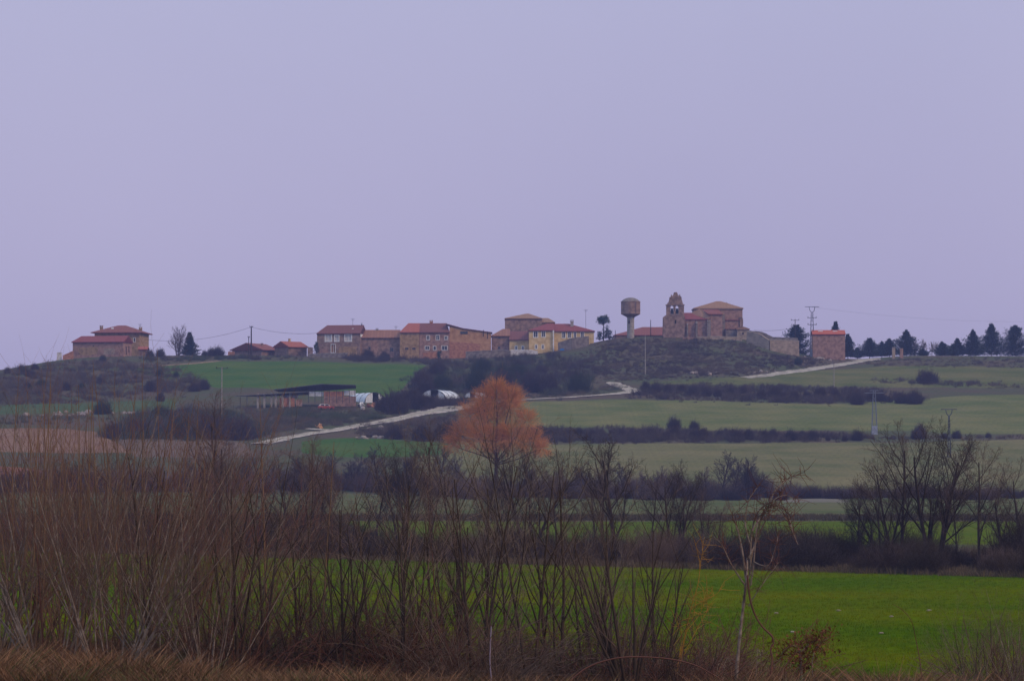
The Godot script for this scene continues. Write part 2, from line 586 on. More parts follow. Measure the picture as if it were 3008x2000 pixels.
func scatter(called: String, label: String, category: String, mb: MB, m: Material, xf: Array[Transform3D], cl: PackedColorArray):
	var mm := MultiMesh.new()
	mm.transform_format = MultiMesh.TRANSFORM_3D
	mm.use_colors = true
	mm.mesh = mb.mesh(m)
	mm.instance_count = xf.size()
	for i in xf.size():
		mm.set_instance_transform(i, xf[i])
		mm.set_instance_color(i, cl[i])
	var o := MultiMeshInstance3D.new()
	o.name = numbered(called)
	o.multimesh = mm
	add_child(o)
	tag(o, label, category, "", "stuff")

# ------------------------------------------------------------------ buildings
# walls of a box with openings in the front (+z) and right (+x) sides; y from -sink to h
func wall_box(w: float, h: float, dp: float, front: Array, right: Array, sink := 3.0) -> MB:
	var mb := MB.new()
	face(mb, Transform3D(Basis(), Vector3(-w / 2, 0, dp / 2)), w, -sink, h, front)
	face(mb, Transform3D(Basis(Vector3.UP, PI / 2), Vector3(w / 2, 0, dp / 2)), dp, -sink, h, right)
	face(mb, Transform3D(Basis(Vector3.UP, PI), Vector3(w / 2, 0, -dp / 2)), w, -sink, h, [])
	face(mb, Transform3D(Basis(Vector3.UP, -PI / 2), Vector3(-w / 2, 0, -dp / 2)), dp, -sink, h, [])
	return mb

func face(mb: MB, t: Transform3D, w: float, y0: float, y1: float, holes: Array, deep := 0.35):
	var xs := [0.0, w]
	var ys := [y0, y1]
	for r in holes:
		xs.append(clampf(r[0], 0, w)); xs.append(clampf(r[2], 0, w))
		ys.append(clampf(r[1], y0, y1)); ys.append(clampf(r[3], y0, y1))
	xs.sort(); ys.sort()
	for i in xs.size() - 1:
		for j in ys.size() - 1:
			if xs[i + 1] - xs[i] < 0.001 or ys[j + 1] - ys[j] < 0.001: continue
			var cx: float = (xs[i] + xs[i + 1]) / 2
			var cy: float = (ys[j] + ys[j + 1]) / 2
			var hole := false
			for r in holes:
				if cx > r[0] and cx < r[2] and cy > r[1] and cy < r[3]: hole = true
			if hole: continue
			mb.quad(t * Vector3(xs[i], ys[j], 0), t * Vector3(xs[i + 1], ys[j], 0), t * Vector3(xs[i + 1], ys[j + 1], 0), t * Vector3(xs[i], ys[j + 1], 0))
	for r in holes:
		var a := Vector3(r[0], r[1], 0); var b := Vector3(r[2], r[1], 0); var c := Vector3(r[2], r[3], 0); var d := Vector3(r[0], r[3], 0)
		var k := Vector3(0, 0, -deep)
		for e in [[a, b], [b, c], [c, d], [d, a]]:
			mb.quad(t * e[0], t * (e[0] + k), t * (e[1] + k), t * e[1])
		mb.quad(t * (a + k), t * (b + k), t * (c + k), t * (d + k))

# ridge roof along x with hips; slab with thickness
func ridge_roof(w: float, dp: float, he: float, hr: float, hl: float, hh: float, ox: float, oz: float, th := 0.22) -> MB:
	var mb := MB.new()
	var X := w / 2 + ox
	var Z := dp / 2 + oz
	var drop := (hr - he) * oz / maxf(dp / 2, 0.1)
	var e := he - drop
	for pass_ in 2:
		var y := th if pass_ == 0 else 0.0
		var a := Vector3(-X, e + y, Z); var b := Vector3(X, e + y, Z)
		var c := Vector3(X, e + y, -Z); var d := Vector3(-X, e + y, -Z)
		var r0 := Vector3(-X + hl, hr + y, 0); var r1 := Vector3(X - hh, hr + y, 0)
		if pass_ == 0:
			mb.quad(a, b, r1, r0)
			mb.quad(c, d, r0, r1)
			mb.tri(d, a, r0)
			mb.tri(b, c, r1)
		else:
			mb.quad(b, a, r0, r1)
			mb.quad(d, c, r1, r0)
			mb.tri(a, d, r0)
			mb.tri(c, b, r1)
	var u := Vector3(0, th, 0)
	var ring := [Vector3(-X, e, Z), Vector3(X, e, Z), Vector3(X, e, -Z), Vector3(-X, e, -Z)]
	for k in 4:
		mb.quad(ring[k], ring[(k + 1) % 4], ring[(k + 1) % 4] + u, ring[k] + u)
	return mb

# windows: rects in local metres on a face; frame with glazing
func windows(parent: Node3D, t: Transform3D, rects: Array, frame_mat: Material, called := "window", bw := 0.13, glaze: Material = null, proud := 0.05):
	for r in rects:
		var w: float = r[2] - r[0]
		var h: float = r[3] - r[1]
		var mb := MB.new()
		var z := proud
		for q in [[r[0] - bw, r[1] - bw, r[2] + bw, r[1]], [r[0] - bw, r[3], r[2] + bw, r[3] + bw], [r[0] - bw, r[1], r[0], r[3]], [r[2], r[1], r[2] + bw, r[3]]]:
			mb.box(t * Vector3((q[0] + q[2]) / 2, (q[1] + q[3]) / 2, z / 2 - 0.05), Vector3(q[2] - q[0], q[3] - q[1], z + 0.1), t.basis)
		if w > 0.75:
			mb.box(t * Vector3((r[0] + r[2]) / 2, (r[1] + r[3]) / 2, -0.18), Vector3(0.09, h, 0.08), t.basis)
		var o := part(called, mb, frame_mat, parent)
		var g := MB.new()
		g.box(t * Vector3((r[0] + r[2]) / 2, (r[1] + r[3]) / 2, -0.25), Vector3(w, h, 0.04), t.basis)
		part("door_leaf" if called == "doorway" else "pane", g, glaze if glaze else M.glass, o)

# px rects [u0, v_top, u1, v_bottom] to local rects on a front face that spans u0..u1 with base row vb
func loc(rects: Array, u0: float, vb: float, s: float) -> Array:
	var out := []
	for r in rects: out.append([(r[0] - u0) * s, (vb - r[3]) * s, (r[2] - u0) * s, (vb - r[1]) * s])
	return out

# a house whose front spans pixels u0..u1, with base, eave and ridge rows, its front at distance d
func house(called: String, label: String, u0: float, u1: float, vb: float, ve: float, vr: float, d: float, dp: float, wall: Material, roof: Material, o := {}) -> Node3D:
	var s := px(d)
	var w := (u1 - u0) * s
	var he := (vb - ve) * s
	var hr := (vb - vr) * s
	var at := P((u0 + u1) / 2, vb, d)
	at.z -= dp / 2
	var t := thing(called, label, o.get("cat", "house"), at, o.get("yaw", 0.0), o.get("group", ""))
	var wins := loc(o.get("win", []), u0, vb, s)
	var doors := loc(o.get("door", []), u0, vb, s)
	var right: Array = o.get("right", [])
	var mb := wall_box(w, he, dp, wins + doors, right, o.get("sink", 3.5))
	var hl: float = o.get("hl", 0.0)
	var hh: float = o.get("hr", 0.0)
	var ox: float = o.get("ox", 0.3)
	var oz: float = o.get("oz", 0.45)
	if hl < 0.1: mb.tri(Vector3(-w / 2, he, -dp / 2), Vector3(-w / 2, he, dp / 2), Vector3(-w / 2, hr, 0))
	if hh < 0.1: mb.tri(Vector3(w / 2, he, dp / 2), Vector3(w / 2, he, -dp / 2), Vector3(w / 2, hr, 0))
	part("wall", mb, wall, t)
	var rf := part("roof", ridge_roof(w, dp, he, hr, hl, hh, ox, oz), roof, t)
	var eb := MB.new()
	eb.box(Vector3(0, he - 0.12, dp / 2 + 0.08), Vector3(w + 0.1, 0.24, 0.16))
	part("eave_board", eb, o.get("eave", M.wood_dark), t)
	var ft := Transform3D(Basis(), Vector3(-w / 2, 0, dp / 2))
	windows(t, ft, wins, o.get("frame", M.white), "window", o.get("bw", 0.13), o.get("glaze", null))
	windows(t, ft, doors, o.get("door_frame", M.white), "doorway", 0.16, M.door)
	windows(t, Transform3D(Basis(Vector3.UP, PI / 2), Vector3(w / 2, 0, dp / 2)), right, o.get("frame", M.white), "window", 0.1)
	for c in o.get("chimneys", []):   # [u, v_top, width px, material]
		var cm := MB.new()
		var cx: float = (c[0] - (u0 + u1) / 2) * s
		var top: float = (vb - c[1]) * s
		var cw: float = c[2] * s
		var cz: float = c[4] if c.size() > 4 else 0.0
		cm.box(Vector3(cx, (top + he) / 2, cz), Vector3(cw, top - he, cw))
		cm.box(Vector3(cx, top - 0.22, cz), Vector3(cw + 0.16, 0.14, cw + 0.16))
		for e in [-1, 1]:
			cm.box(Vector3(cx + e * cw * 0.36, top + 0.13, cz), Vector3(cw * 0.25, 0.26, cw * 0.8))
		cm.box(Vector3(cx, top + 0.31, cz), Vector3(cw + 0.12, 0.1, cw + 0.12))
		part("chimney", cm, c[3], rf)
	for c in o.get("skylights", []):   # [u, v, w, h] px on the front slope
		var sx: float = (c[0] - (u0 + u1) / 2) * s
		var sy: float = (vb - c[1]) * s
		var f := (sy - he) / (hr - he)
		var slope := atan2(hr - he, dp / 2)
		var sk := MB.new()
		sk.box(Vector3(sx, sy + 0.28, dp / 2 * (1 - f)), Vector3(c[2] * s, 0.12, c[3] * s), Basis(Vector3.RIGHT, slope))
		part("skylight", sk, M.plastic, rf)
	for c in o.get("aerials", []):   # [u, v_top]
		var am := MB.new()
		var ax: float = (c[0] - (u0 + u1) / 2) * s
		var top2: float = (vb - c[1]) * s
		am.tube(PackedVector3Array([Vector3(ax, he, 0), Vector3(ax, top2, 0)]), 0.05, 0.04, 5)
		for e in 3:
			am.box(Vector3(ax, top2 - 0.15 - e * 0.25, 0), Vector3(1.3 - e * 0.35, 0.05, 0.05))
		part("aerial", am, M.steel, rf)
	return t

# an irregular patch of other render or bare brick on a house front, a little proud of the wall
func patch(t: Node3D, mid: Vector2, size: Vector2, z: float, m: Material):
	var pl := PackedVector2Array()
	for k in 18:
		var a := TAU * k / 18.0
		var c := Vector2(cos(a), sin(a))
		c = c / maxf(absf(c.x), absf(c.y)) * .5
		pl.append(mid + c * size * rng.randf_range(.72, 1.0))
	var mb := MB.new()
	mb.extrude(pl, z - .05, z + .02)
	part("render_patch", mb, m, t)

func yard_wall(called: String, label: String, pts: Array, h: float, th: float, m: Material):
	# pts: [u, v_base, d]; a wall of free-standing masonry along them
	var mb := MB.new()
	var W := []
	for p in pts: W.append([P(p[0], p[1], p[2]), h if p.size() < 4 else p[3]])
	var o: Vector3 = W[0][0]
	var cop := MB.new()
	for i in W.size() - 1:
		var a: Vector3 = W[i][0] - o
		var b: Vector3 = W[i + 1][0] - o
		var s := Vector3(b.x - a.x, 0, b.z - a.z).normalized().cross(Vector3.UP) * th / 2
		var dn := Vector3(0, -2.5, 0)
		var ua := Vector3(0, W[i][1], 0)
		var ub := Vector3(0, W[i + 1][1], 0)
		var steps := 8
		for k in steps:
			var f0 := float(k) / steps
			var f1 := float(k + 1) / steps
			var j0 := Vector3(0, noise2.get_noise_1d((o.x + a.x) * 9 + k * 31.0) * 0.12 if k > 0 else 0.0, 0)
			var j1 := Vector3(0, noise2.get_noise_1d((o.x + a.x) * 9 + (k + 1) * 31.0) * 0.12 if k < steps - 1 else 0.0, 0)
			var p0 := a.lerp(b, f0); var p1 := a.lerp(b, f1)
			var t0 := p0 + ua.lerp(ub, f0) + j0; var t1 := p1 + ua.lerp(ub, f1) + j1
			mb.quad(p0 + dn + s, p1 + dn + s, t1 + s, t0 + s)
			mb.quad(p1 + dn - s, p0 + dn - s, t0 - s, t1 - s)
			cop.quad(t0 + s * 1.25 + Vector3(0, .02, 0), t1 + s * 1.25 + Vector3(0, .02, 0), t1 + Vector3(0, .14, 0), t0 + Vector3(0, .14, 0))
			cop.quad(t1 - s * 1.25 + Vector3(0, .02, 0), t0 - s * 1.25 + Vector3(0, .02, 0), t0 + Vector3(0, .14, 0), t1 + Vector3(0, .14, 0))
		if i == 0: mb.quad(a + dn - s, a + dn + s, a + ua + s, a + ua - s)
		if i == W.size() - 2: mb.quad(b + dn + s, b + dn - s, b + ub - s, b + ub + s)
	var t := thing(called, label, "wall", o)
	part("masonry", mb, m, t)
	part("coping", cop, m, t)
	return t

func build_village():
	# left farm
	house("farmhouse", "stone farmhouse with low hip roof and two chimneys behind the long barn", 281, 416, 1046, 975, 955, 962.0, 13.0, M.stone_ochre, M.tile_red, {"hl": 6.6, "hr": 6.6, "ox": 1.0, "oz": 1.0, "sink": 4.0, "yaw": -0.10,
		"chimneys": [[289, 957, 8, M.stone_ochre, 1.0], [407, 962, 8, M.stone_ochre, 1.0]], "aerials": [[403, 948]], "skylights": [[328, 966, 7, 8]], "win": [[398, 993, 403, 1004]]})
	var lb := house("long_barn", "long low stone barn with ruby red roof on the hilltop edge", 216, 372, 1047, 1004, 987, 948.0, 8.0, M.stone_pink, M.tile_ruby, {"cat": "barn", "hl": 1.6, "yaw": -0.20, "sink": 4.0, "ox": 0.3,
		"win": [[278, 1014, 281, 1018], [234, 1036, 237, 1040], [261, 1035, 264, 1041], [290, 1034, 293, 1039], [333, 1034, 336, 1040]], "frame": M.stone, "bw": 0.06,
		"right": [[2.2, 0.6, 3.3, 2.9], [4.6, 1.4, 5.7, 3.1]]})
	house("lean_to", "small red roofed lean-to at the foot of the farmhouse", 406, 430, 1040, 1026, 1019, 955.0, 4.0, M.stone, M.tile_bright, {"cat": "shed"})
	yard_wall("gate_pier", "white gate pier standing by the barn's sloping yard wall", [[166, 1056, 948.0], [179, 1056, 948.0]], 2.0, 0.8, M.plaster)
	yard_wall("garden_wall", "low sloping yard wall with reddish coping beside the long barn", [[183, 1054, 947.0, 0.9], [214, 1042, 947.0, 1.1]], 1.0, 0.5, M.brick)
	# two little gabled houses
	house("cottage", "low stone cottage with wide gable and dull red roof under the pole", 694, 800, 1042, 1027, 1009, 958.0, 10.0, M.stone, M.tile_red, {"yaw": 1.12, "sink": 3.0, "ox": 0.5, "oz": 0.7, "chimneys": [[748, 1010, 5, M.stone_pink, 2.0]]})
	house("cottage", "tiny stone house with orange red roof and a yellow chimney", 816, 886, 1036, 1018, 1004, 956.0, 6.5, M.stone, M.tile_bright, {"yaw": 0.75, "sink": 3.0, "ox": 0.4, "oz": 0.6, "chimneys": [[846, 997, 5, M.yellow, 0.0]]})
	yard_wall("rubble_wall", "crumbling stone wall stub left of the house with white windows", [[903, 1046, 948.0, 2.6], [918, 1046, 948.0, 2.4]], 2.6, 0.9, M.stone)
	yard_wall("rubble_wall", "long low garden wall below the cottages and white windowed house", [[905, 1050, 946.0, 0.9], [960, 1048, 945.0, 1.0], [1020, 1050, 944.0, 1.2]], 1.0, 0.5, M.stone_grey)
	yard_wall("brick_stub", "short red brick wall end left of the gabled cottage", [[669, 1042, 950.0], [688, 1042, 950.0]], 0.8, 0.6, M.brick)
	# main row
	var vh := house("village_house", "two storey house with white framed windows, dark red roof and orange door", 936, 1066, 1046, 979, 955, 950.0, 9.0, M.stone, M.tile_dark, {"hl": 2.2, "yaw": -0.16, "oz": 0.35, "ox": 0.12,
		"win": [[962, 983, 979, 1001], [990, 986, 1001, 1001], [1021, 984, 1039, 1001]], "door": [[979, 1012, 991, 1035]], "bw": 0.28, "glaze": M.plaster, "aerials": [[1034, 933]], "chimneys": [[1061, 951, 2.5, M.steel, 0.0]], "skylights": [[1039, 967, 4, 3]]})
	var rb := house("rustic_barn", "windowless stone barn with mottled old tile roof between two houses", 1062, 1174, 1056, 991, 969, 951.0, 9.0, M.stone, M.tile_old, {"cat": "barn", "ox": 0.0, "sink": 4.0, "win": [[1083, 1019, 1088, 1027], [1146, 1022, 1154, 1036]], "frame": M.stone_grey, "bw": 0.08, "chimneys": [[1105, 966, 7, M.stone_grey, 0.0]], "aerials": [[1161, 955]]})
	house("ochre_house", "windowless ochre stone end of the long house with bright red roof", 1174, 1231, 1058, 975, 949, 949.0, 10.0, M.stone_ochre, M.tile_bright, {"hl": 2.4, "hr": 0.0, "ox": 0.05, "sink": 4.0, "win": [[1190, 1021, 1199, 1027], [1211, 1021, 1220, 1027]], "frame": M.stone, "bw": 0.05})
	var sh := house("stone_house", "stone house with six pale windows and roof chimney in the main row", 1231.6, 1320, 1058, 975, 949, 949.2, 10.0, M.stone_pink, M.tile_dark, {"hl": 0.0, "hr": 1.0, "ox": 0.05, "sink": 4.0, "bw": 0.14,
		"win": [[1253, 986, 1261, 998], [1281, 985, 1290, 998], [1306, 988, 1314, 997], [1249, 1017, 1260, 1027], [1273, 1017, 1280, 1028], [1298, 1016, 1313, 1028]], "chimneys": [[1265, 942, 9, M.brick, 0.0]]})
	patch(vh, Vector2(2.6, 1.4), Vector2(6.5, 3.4), 4.5, M.stone_ochre)
	patch(vh, Vector2(-4.4, 1.0), Vector2(3.2, 2.6), 4.5, M.stone_pink)
	patch(rb, Vector2(-2.0, 3.6), Vector2(2.4, 4.6), 4.5, M.stone_pink)
	patch(rb, Vector2(3.4, 1.4), Vector2(1.2, 2.4), 4.5, M.stone_pink)
	patch(sh, Vector2(-1.2, 1.2), Vector2(5.6, 2.6), 5.0, M.brick)
	patch(lb, Vector2(-3.0, 1.6), Vector2(6.5, 2.6), 4.0, M.stone_ochre)
	patch(lb, Vector2(3.4, 1.4), Vector2(4.0, 2.0), 4.0, M.stone_pale)
	# white rendered gable of the two storey house
	var wg := MB.new()
	wg.tri(Vector3(6.56, 6.6, 4.5), Vector3(6.56, 6.6, -4.5), Vector3(6.56, 9.05, 0))
	wg.quad(Vector3(6.56, 5.6, 4.5), Vector3(6.56, 5.6, -4.5), Vector3(6.56, 6.6, -4.5), Vector3(6.56, 6.6, 4.5))
	part("white_gable", wg, M.white, vh)
	# gabled end with the long falling roof line
	var s := px(949.0)
	var at := P(1320, 1062, 949.6)
	var t := thing("gabled_annex", "orange plastered annex whose roof falls to the right of the stone house", "house", at)
	var w := 122.0 * s
	var mb := MB.new()
	mb.extrude(PackedVector2Array([Vector2(0.01, -3), Vector2(w, -3), Vector2(w, 84 * s), Vector2(40 * s, 95.5 * s), Vector2(0.01, 104 * s)]), -9.0, 0.0)
	part("wall", mb, M.orange_wall, t)
	mb = MB.new()
	mb.extrude(PackedVector2Array([Vector2(-10 * s, 109.5 * s), Vector2(40 * s, 96 * s), Vector2(w + 0.4, 84.2 * s), Vector2(w + 0.4, 86.4 * s), Vector2(40 * s, 98.4 * s), Vector2(-10 * s, 112 * s)]), -9.3, 0.35)
	part("roof", mb, M.tile_dark, t)
	mb = MB.new()
	mb.extrude(PackedVector2Array([Vector2(0.02, -3), Vector2(90 * s, -3), Vector2(90 * s, 52 * s), Vector2(40 * s, 57 * s), Vector2(0.02, 58 * s)]), 0.01, 0.10)
	part("brick_face", mb, M.brick, t)
	mb = MB.new()
	mb.box(Vector3(43 * s, 85 * s, 0.03), Vector3(22 * s, 8 * s, 0.14))
	part("shutter", mb, M.steel, t)
	for k in [[100, 83, 2, 20], [112, 78, 2, 22]]:
		mb = MB.new()
		mb.box(Vector3(k[0] * s, k[1] * s, 0.06), Vector3(k[2] * s, k[3] * s, 0.12))
		part("drainpipe", mb, M.wood_dark, t)
	# mauve house and yellow annex
	house("mauve_house", "mauve rendered low house with faded red tile roof beside orange annex", 1444, 1496, 1040, 986, 966, 953.0, 9.0, M.stone, M.tile_old, {"hl": 3.5, "sink": 4.0, "ox": 0.2, "win": [[1464, 990, 1468, 994], [1463, 1018, 1469, 1025]], "frame": M.stone_grey, "bw": 0.05})
	house("yellow_annex", "low yellow rendered annex with two small white framed windows", 1496.5, 1553, 1032, 997, 973, 951.5, 9.0, M.yellow, M.tile_dark, {"ox": 0.1, "win": [[1514, 1017, 1518, 1027], [1534, 1017, 1538, 1027]], "bw": 0.2, "sink": 4.0})
	house("tall_barn", "tall windowless barn with tan hip roof rising behind the yellow house", 1483, 1592, 1000, 936, 920, 966.0, 12.0, M.stone, M.tile_tan, {"cat": "barn", "hl": 6.5, "hr": 4.0, "ox": 0.1, "oz": 0.2, "sink": 8.0})
	house("barn_annex", "ochre walled lower wing at the right end of the tall barn", 1592.5, 1629, 1000, 947, 934, 966.5, 9.0, M.stone_ochre, M.tile_tan, {"cat": "barn", "hr": 2.0, "ox": 0.2, "sink": 8.0})
	house("yellow_house", "yellow house with white window surrounds and dark hip roof on slope", 1553.6, 1626, 1034, 970, 950, 948.0, 10.0, M.yellow, M.tile_ruby, {"hl": 5.4, "ox": 0.1, "sink": 4.0, "bw": 0.2,
		"win": [[1568, 974, 1579, 990], [1592, 974, 1601, 989], [1573, 1013, 1577, 1024], [1593, 1013, 1597, 1024]]})
	house("yellow_wing", "right wing of yellow house with four upper windows and grey chimney", 1626.6, 1745, 1022, 972, 951, 949.5, 9.0, M.yellow, M.tile_ruby, {"hr": 7.5, "ox": 0.3, "sink": 5.0, "bw": 0.18,
		"win": [[1652, 975, 1660, 992], [1669, 975, 1677, 992], [1687, 976, 1692, 992], [1707, 976, 1715, 993]], "chimneys": [[1681, 942, 9, M.concrete, 1.5]], "aerials": [[1722, 906]]})
	var q := thing("corner_strip", "white painted corner strip on yellow house facade", "quoin", P(1626, 1030, 947.6))
	mb = MB.new()
	for k in 10: mb.box(Vector3(0, k * 0.62 + 0.05, 0), Vector3(0.32 + 0.08 * (k % 2), 0.60, 0.3))
	part("quoin", mb, M.white, q)
	yard_wall("terrace_wall", "ruined grey stone terrace wall under the right wing of yellow house", [[1640, 1030, 946.0, 2.2], [1680, 1020, 945.0, 2.6], [1730, 1012, 945.5, 2.4]], 2.4, 0.6, M.stone_grey)
	yard_wall("terrace_wall", "grey rubble retaining wall below orange annex and mauve house", [[1368, 1056, 944.0, 2.2], [1410, 1056, 943.5, 2.4], [1480, 1050, 944.0, 2.2], [1500, 1046, 944.0, 1.5]], 2.0, 0.7, M.stone_grey)
	yard_wall("terrace_wall", "pale low garden wall along the foot of yellow annex", [[1500, 1038, 945.0, 0.9], [1560, 1038, 945.0, 0.9], [1580, 1040, 945.0, 0.7]], 0.9, 0.5, M.plaster)
	var tk := thing("blue_tarp", "small bright blue tarpaulin lying below the ruined terrace wall", "tarpaulin", P(1651, 1026, 944.0))
	mb = MB.new()
	mb.extrude(PackedVector2Array([Vector2(-.7, -.3), Vector2(.7, -.3), Vector2(.55, .1), Vector2(.1, .22), Vector2(-.5, .1)]), -0.5, 0.5)
	part("sheet", mb, pmat(.03, .18, .5), tk)
	# behind the tower
	house("red_roof_house", "low house behind water tower, only its long red roof showing", 1806, 1960, 1004, 984, 960, 985.0, 12.0, M.stone_pink, M.tile_red, {"hl": 9.0, "ox": 0.3, "sink": 3.0})
	# right: building with orange roof
	house("stone_store", "tall narrow stone store with bright orange roof and two skylights", 2390, 2485, 1050, 982, 970, 940.0, 7.0, M.stone_pink, M.tile_orange, {"cat": "barn", "ox": 0.15, "oz": 0.3, "skylights": [[2414, 974.5, 14, 4], [2457, 974.5, 14, 4]], "yaw": -0.03, "sink": 3.0})
	# churchyard wall falling to the right of the church
	yard_wall("churchyard_wall", "pale churchyard wall descending the slope right of the church", [[2196, 1000, 938.0, 2.6], [2230, 1004, 936.0, 2.4], [2262, 1030, 934.0, 3.0], [2348, 1031, 935.0, 2.9]], 2.6, 0.7, M.stone_pale)
	yard_wall("churchyard_wall", "upper grey churchyard wall behind the descending pale wall", [[2200, 992, 952.0, 2.0], [2240, 992, 952.0, 1.6], [2272, 1010, 952.0, 1.9], [2345, 1016, 952.0, 2.2]], 2.0, 0.7, M.stone_grey)
	yard_wall("gate_pillar", "squat yellowish stone gate pillar by the conifers", [[2622, 1044, 940.0], [2631, 1044, 940.0]], 2.2, 0.9, M.stone_pale)
	yard_wall("gate_pillar", "squat pinkish stone gate pillar by the conifers", [[2645, 1044, 940.0], [2654, 1044, 940.0]], 1.9, 0.9, M.stone_pink)

func build_church():
	var d := 946.0
	var s := px(d)
	var at := P(2080, 990, d)
	var t := thing("church", "stone village church with bell gable and tall hip roofed choir", "church", at)
	# helper: local x of pixel u, y of row v
	var X := func(u: float) -> float: return (u - 2080.0) * s
	var Y := func(v: float) -> float: return (990.0 - v) * s
	# bell gable: lower block
	var mb := MB.new()
	mb.extrude(PackedVector2Array([Vector2(X.call(1948), -4), Vector2(X.call(2012.5), -4), Vector2(X.call(2012.5), Y.call(930)), Vector2(X.call(2008.5), Y.call(924.3)), Vector2(X.call(1958), Y.call(924.3)), Vector2(X.call(1949), Y.call(931))]), -4.0, 0.0)
	var low := part("bell_gable_base", mb, M.stone, t)
	mb = MB.new()
	mb.box(Vector3(X.call(1985), Y.call(945), 0.0), Vector3(0.45, 1.1, 0.1))
	part("slit_window", mb, M.dark, low)
	# upper gable with two arches as one comb-shaped outline
	var pl := PackedVector2Array()
	for p in [[1958.6, 924.2], [1958.6, 895], [1957.5, 894.5], [1961.5, 893], [1962, 889], [1964.5, 888], [1967.5, 879], [1968, 872], [1972, 871.5], [1972.5, 865], [1974.8, 865], [1975.5, 869], [1979, 866], [1981, 859], [1982.5, 857.5], [1989.5, 857.5], [1991.5, 862], [1994, 867.5], [1996.5, 869], [1997, 864], [1999, 864], [1999.8, 869], [2003, 871.5], [2003.8, 880], [2006.5, 888], [2008, 893], [2011.5, 894.5], [2010.5, 896], [2010.5, 924.2]]:
		pl.append(Vector2(X.call(p[0]), Y.call(p[1])))
	for a in [[1985.6, 1994.6], [1970.6, 1980.0]]:
		pl.append(Vector2(X.call(a[1]), Y.call(924.2)))
		var r: float = (a[1] - a[0]) / 2
		for k in 9:
			var an := PI * k / 8.0
			pl.append(Vector2(X.call((a[0] + a[1]) / 2 + cos(an) * r), Y.call(901.5 - sin(an) * r)))
		pl.append(Vector2(X.call(a[0]), Y.call(924.2)))
	mb = MB.new()
	mb.extrude(pl, -2.6, -0.5)
	var gable := part("bell_gable", mb, M.stone, t)
	mb = MB.new()
	mb.box(Vector3(X.call(1984.5), Y.call(895), -1.5), Vector3(5.5, 0.22, 2.5))
	part("cornice", mb, M.stone, gable)
	for a in [1975.3, 1990.1]:
		mb = MB.new()
		mb.lathe([Vector2(0, 0.5), Vector2(0.22, 0.42), Vector2(0.3, 0.1), Vector2(0.34, -0.5), Vector2(0.45, -0.95), Vector2(0.0, -0.95)], 14)
		var bell := part("bell", mb, M.bronze, gable)
		bell.scale = Vector3.ONE * 1.25
		bell.position = Vector3(X.call(a), Y.call(912), -1.5)
		mb = MB.new()
		mb.box(Vector3(X.call(a), Y.call(906), -1.5), Vector3(0.85, 0.16, 0.3))
		part("bell_yoke", mb, M.wood_dark, gable)
		mb = MB.new()
		mb.box(Vector3(X.call(a), Y.call(922.5), -1.5), Vector3(0.9, 0.3, 1.9))
		part("sill", mb, M.stone_grey, gable)
	# nave
	mb = MB.new()
	var nx0: float = X.call(2009)
	var nx1: float = X.call(2100)
	mb.extrude(PackedVector2Array([Vector2(nx0, -4), Vector2(nx1, -4), Vector2(nx1, Y.call(937.5)), Vector2(nx0, Y.call(937.5))]), -10.0, -0.6)
	part("nave_wall", mb, M.stone_pink, t)
	var rf := part("nave_roof", ridge_roof(nx1 - nx0, 9.4, Y.call(937.5), Y.call(918), 0, 0, 0.0, 0.35), M.tile_ruby, t)
	rf.position = Vector3((nx0 + nx1) / 2, 0, -5.3)
	for b in [[2020, 4, 945], [2047, 5.5, 940], [2083, 11, 934]]:
		mb = MB.new()
		mb.extrude(PackedVector2Array([Vector2(-0.6, -4), Vector2(1.3, -4), Vector2(1.0, (990 - b[2]) * s - 0.9), Vector2(-0.6, (990 - b[2]) * s)]), -b[1] * s / 2, b[1] * s / 2)
		var bt := part("buttress", mb, M.stone_grey, t)
		bt.position = Vector3(X.call(b[0]), 0, -0.6)
		bt.rotation.y = -PI / 2
	# chapel projecting from nave, with tan gable roof and red lean roof
	mb = MB.new()
	mb.extrude(PackedVector2Array([Vector2(X.call(2088), -4), Vector2(X.call(2123), -4), Vector2(X.call(2123), Y.call(923)), Vector2(X.call(2088), Y.call(923))]), -9.0, -0.2)
	part("chapel_wall", mb, M.stone_pink, t)
	mb = MB.new()
	var ga := Vector3(X.call(2032), Y.call(919.5), -5.2); var gb := Vector3(X.call(2057), Y.call(904.5), -5.15)
	var gc := Vector3(X.call(2096), Y.call(925), 0.0); var gd := Vector3(X.call(2083), Y.call(939), 0.1); var ge := Vector3(X.call(2062), Y.call(932), -1.6)
	var gt := Vector3(0, 0.15, 0.12)
	mb.tri(ga + gt, ge + gt, gb + gt); mb.tri(ge + gt, gd + gt, gb + gt); mb.tri(gd + gt, gc + gt, gb + gt)
	mb.tri(ga, gb, ge); mb.tri(ge, gb, gd); mb.tri(gd, gb, gc)
	mb.quad(ga, ge, ge + gt, ga + gt); mb.quad(ge, gd, gd + gt, ge + gt); mb.quad(gd, gc, gc + gt, gd + gt)
	part("chapel_gable", mb, M.tile_tan, t)
	mb = MB.new()
	var A := Vector3(X.call(2082), Y.call(924), 0.2); var B := Vector3(X.call(2124.5), Y.call(924), 0.2)
	var Cc := Vector3(X.call(2113), Y.call(906), -6.0); var D := Vector3(X.call(2060), Y.call(905), -6.0)
	var up := Vector3(0, 0.22, 0)
	mb.quad(A + up, B + up, Cc + up, D + up); mb.quad(B, A, D, Cc); mb.quad(A, B, B + up, A + up); mb.quad(B, Cc, Cc + up, B + up); mb.quad(D, A, A + up, D + up)
	part("chapel_roof", mb, M.tile_red, t)
	# choir: tall block behind and right
	mb = MB.new()
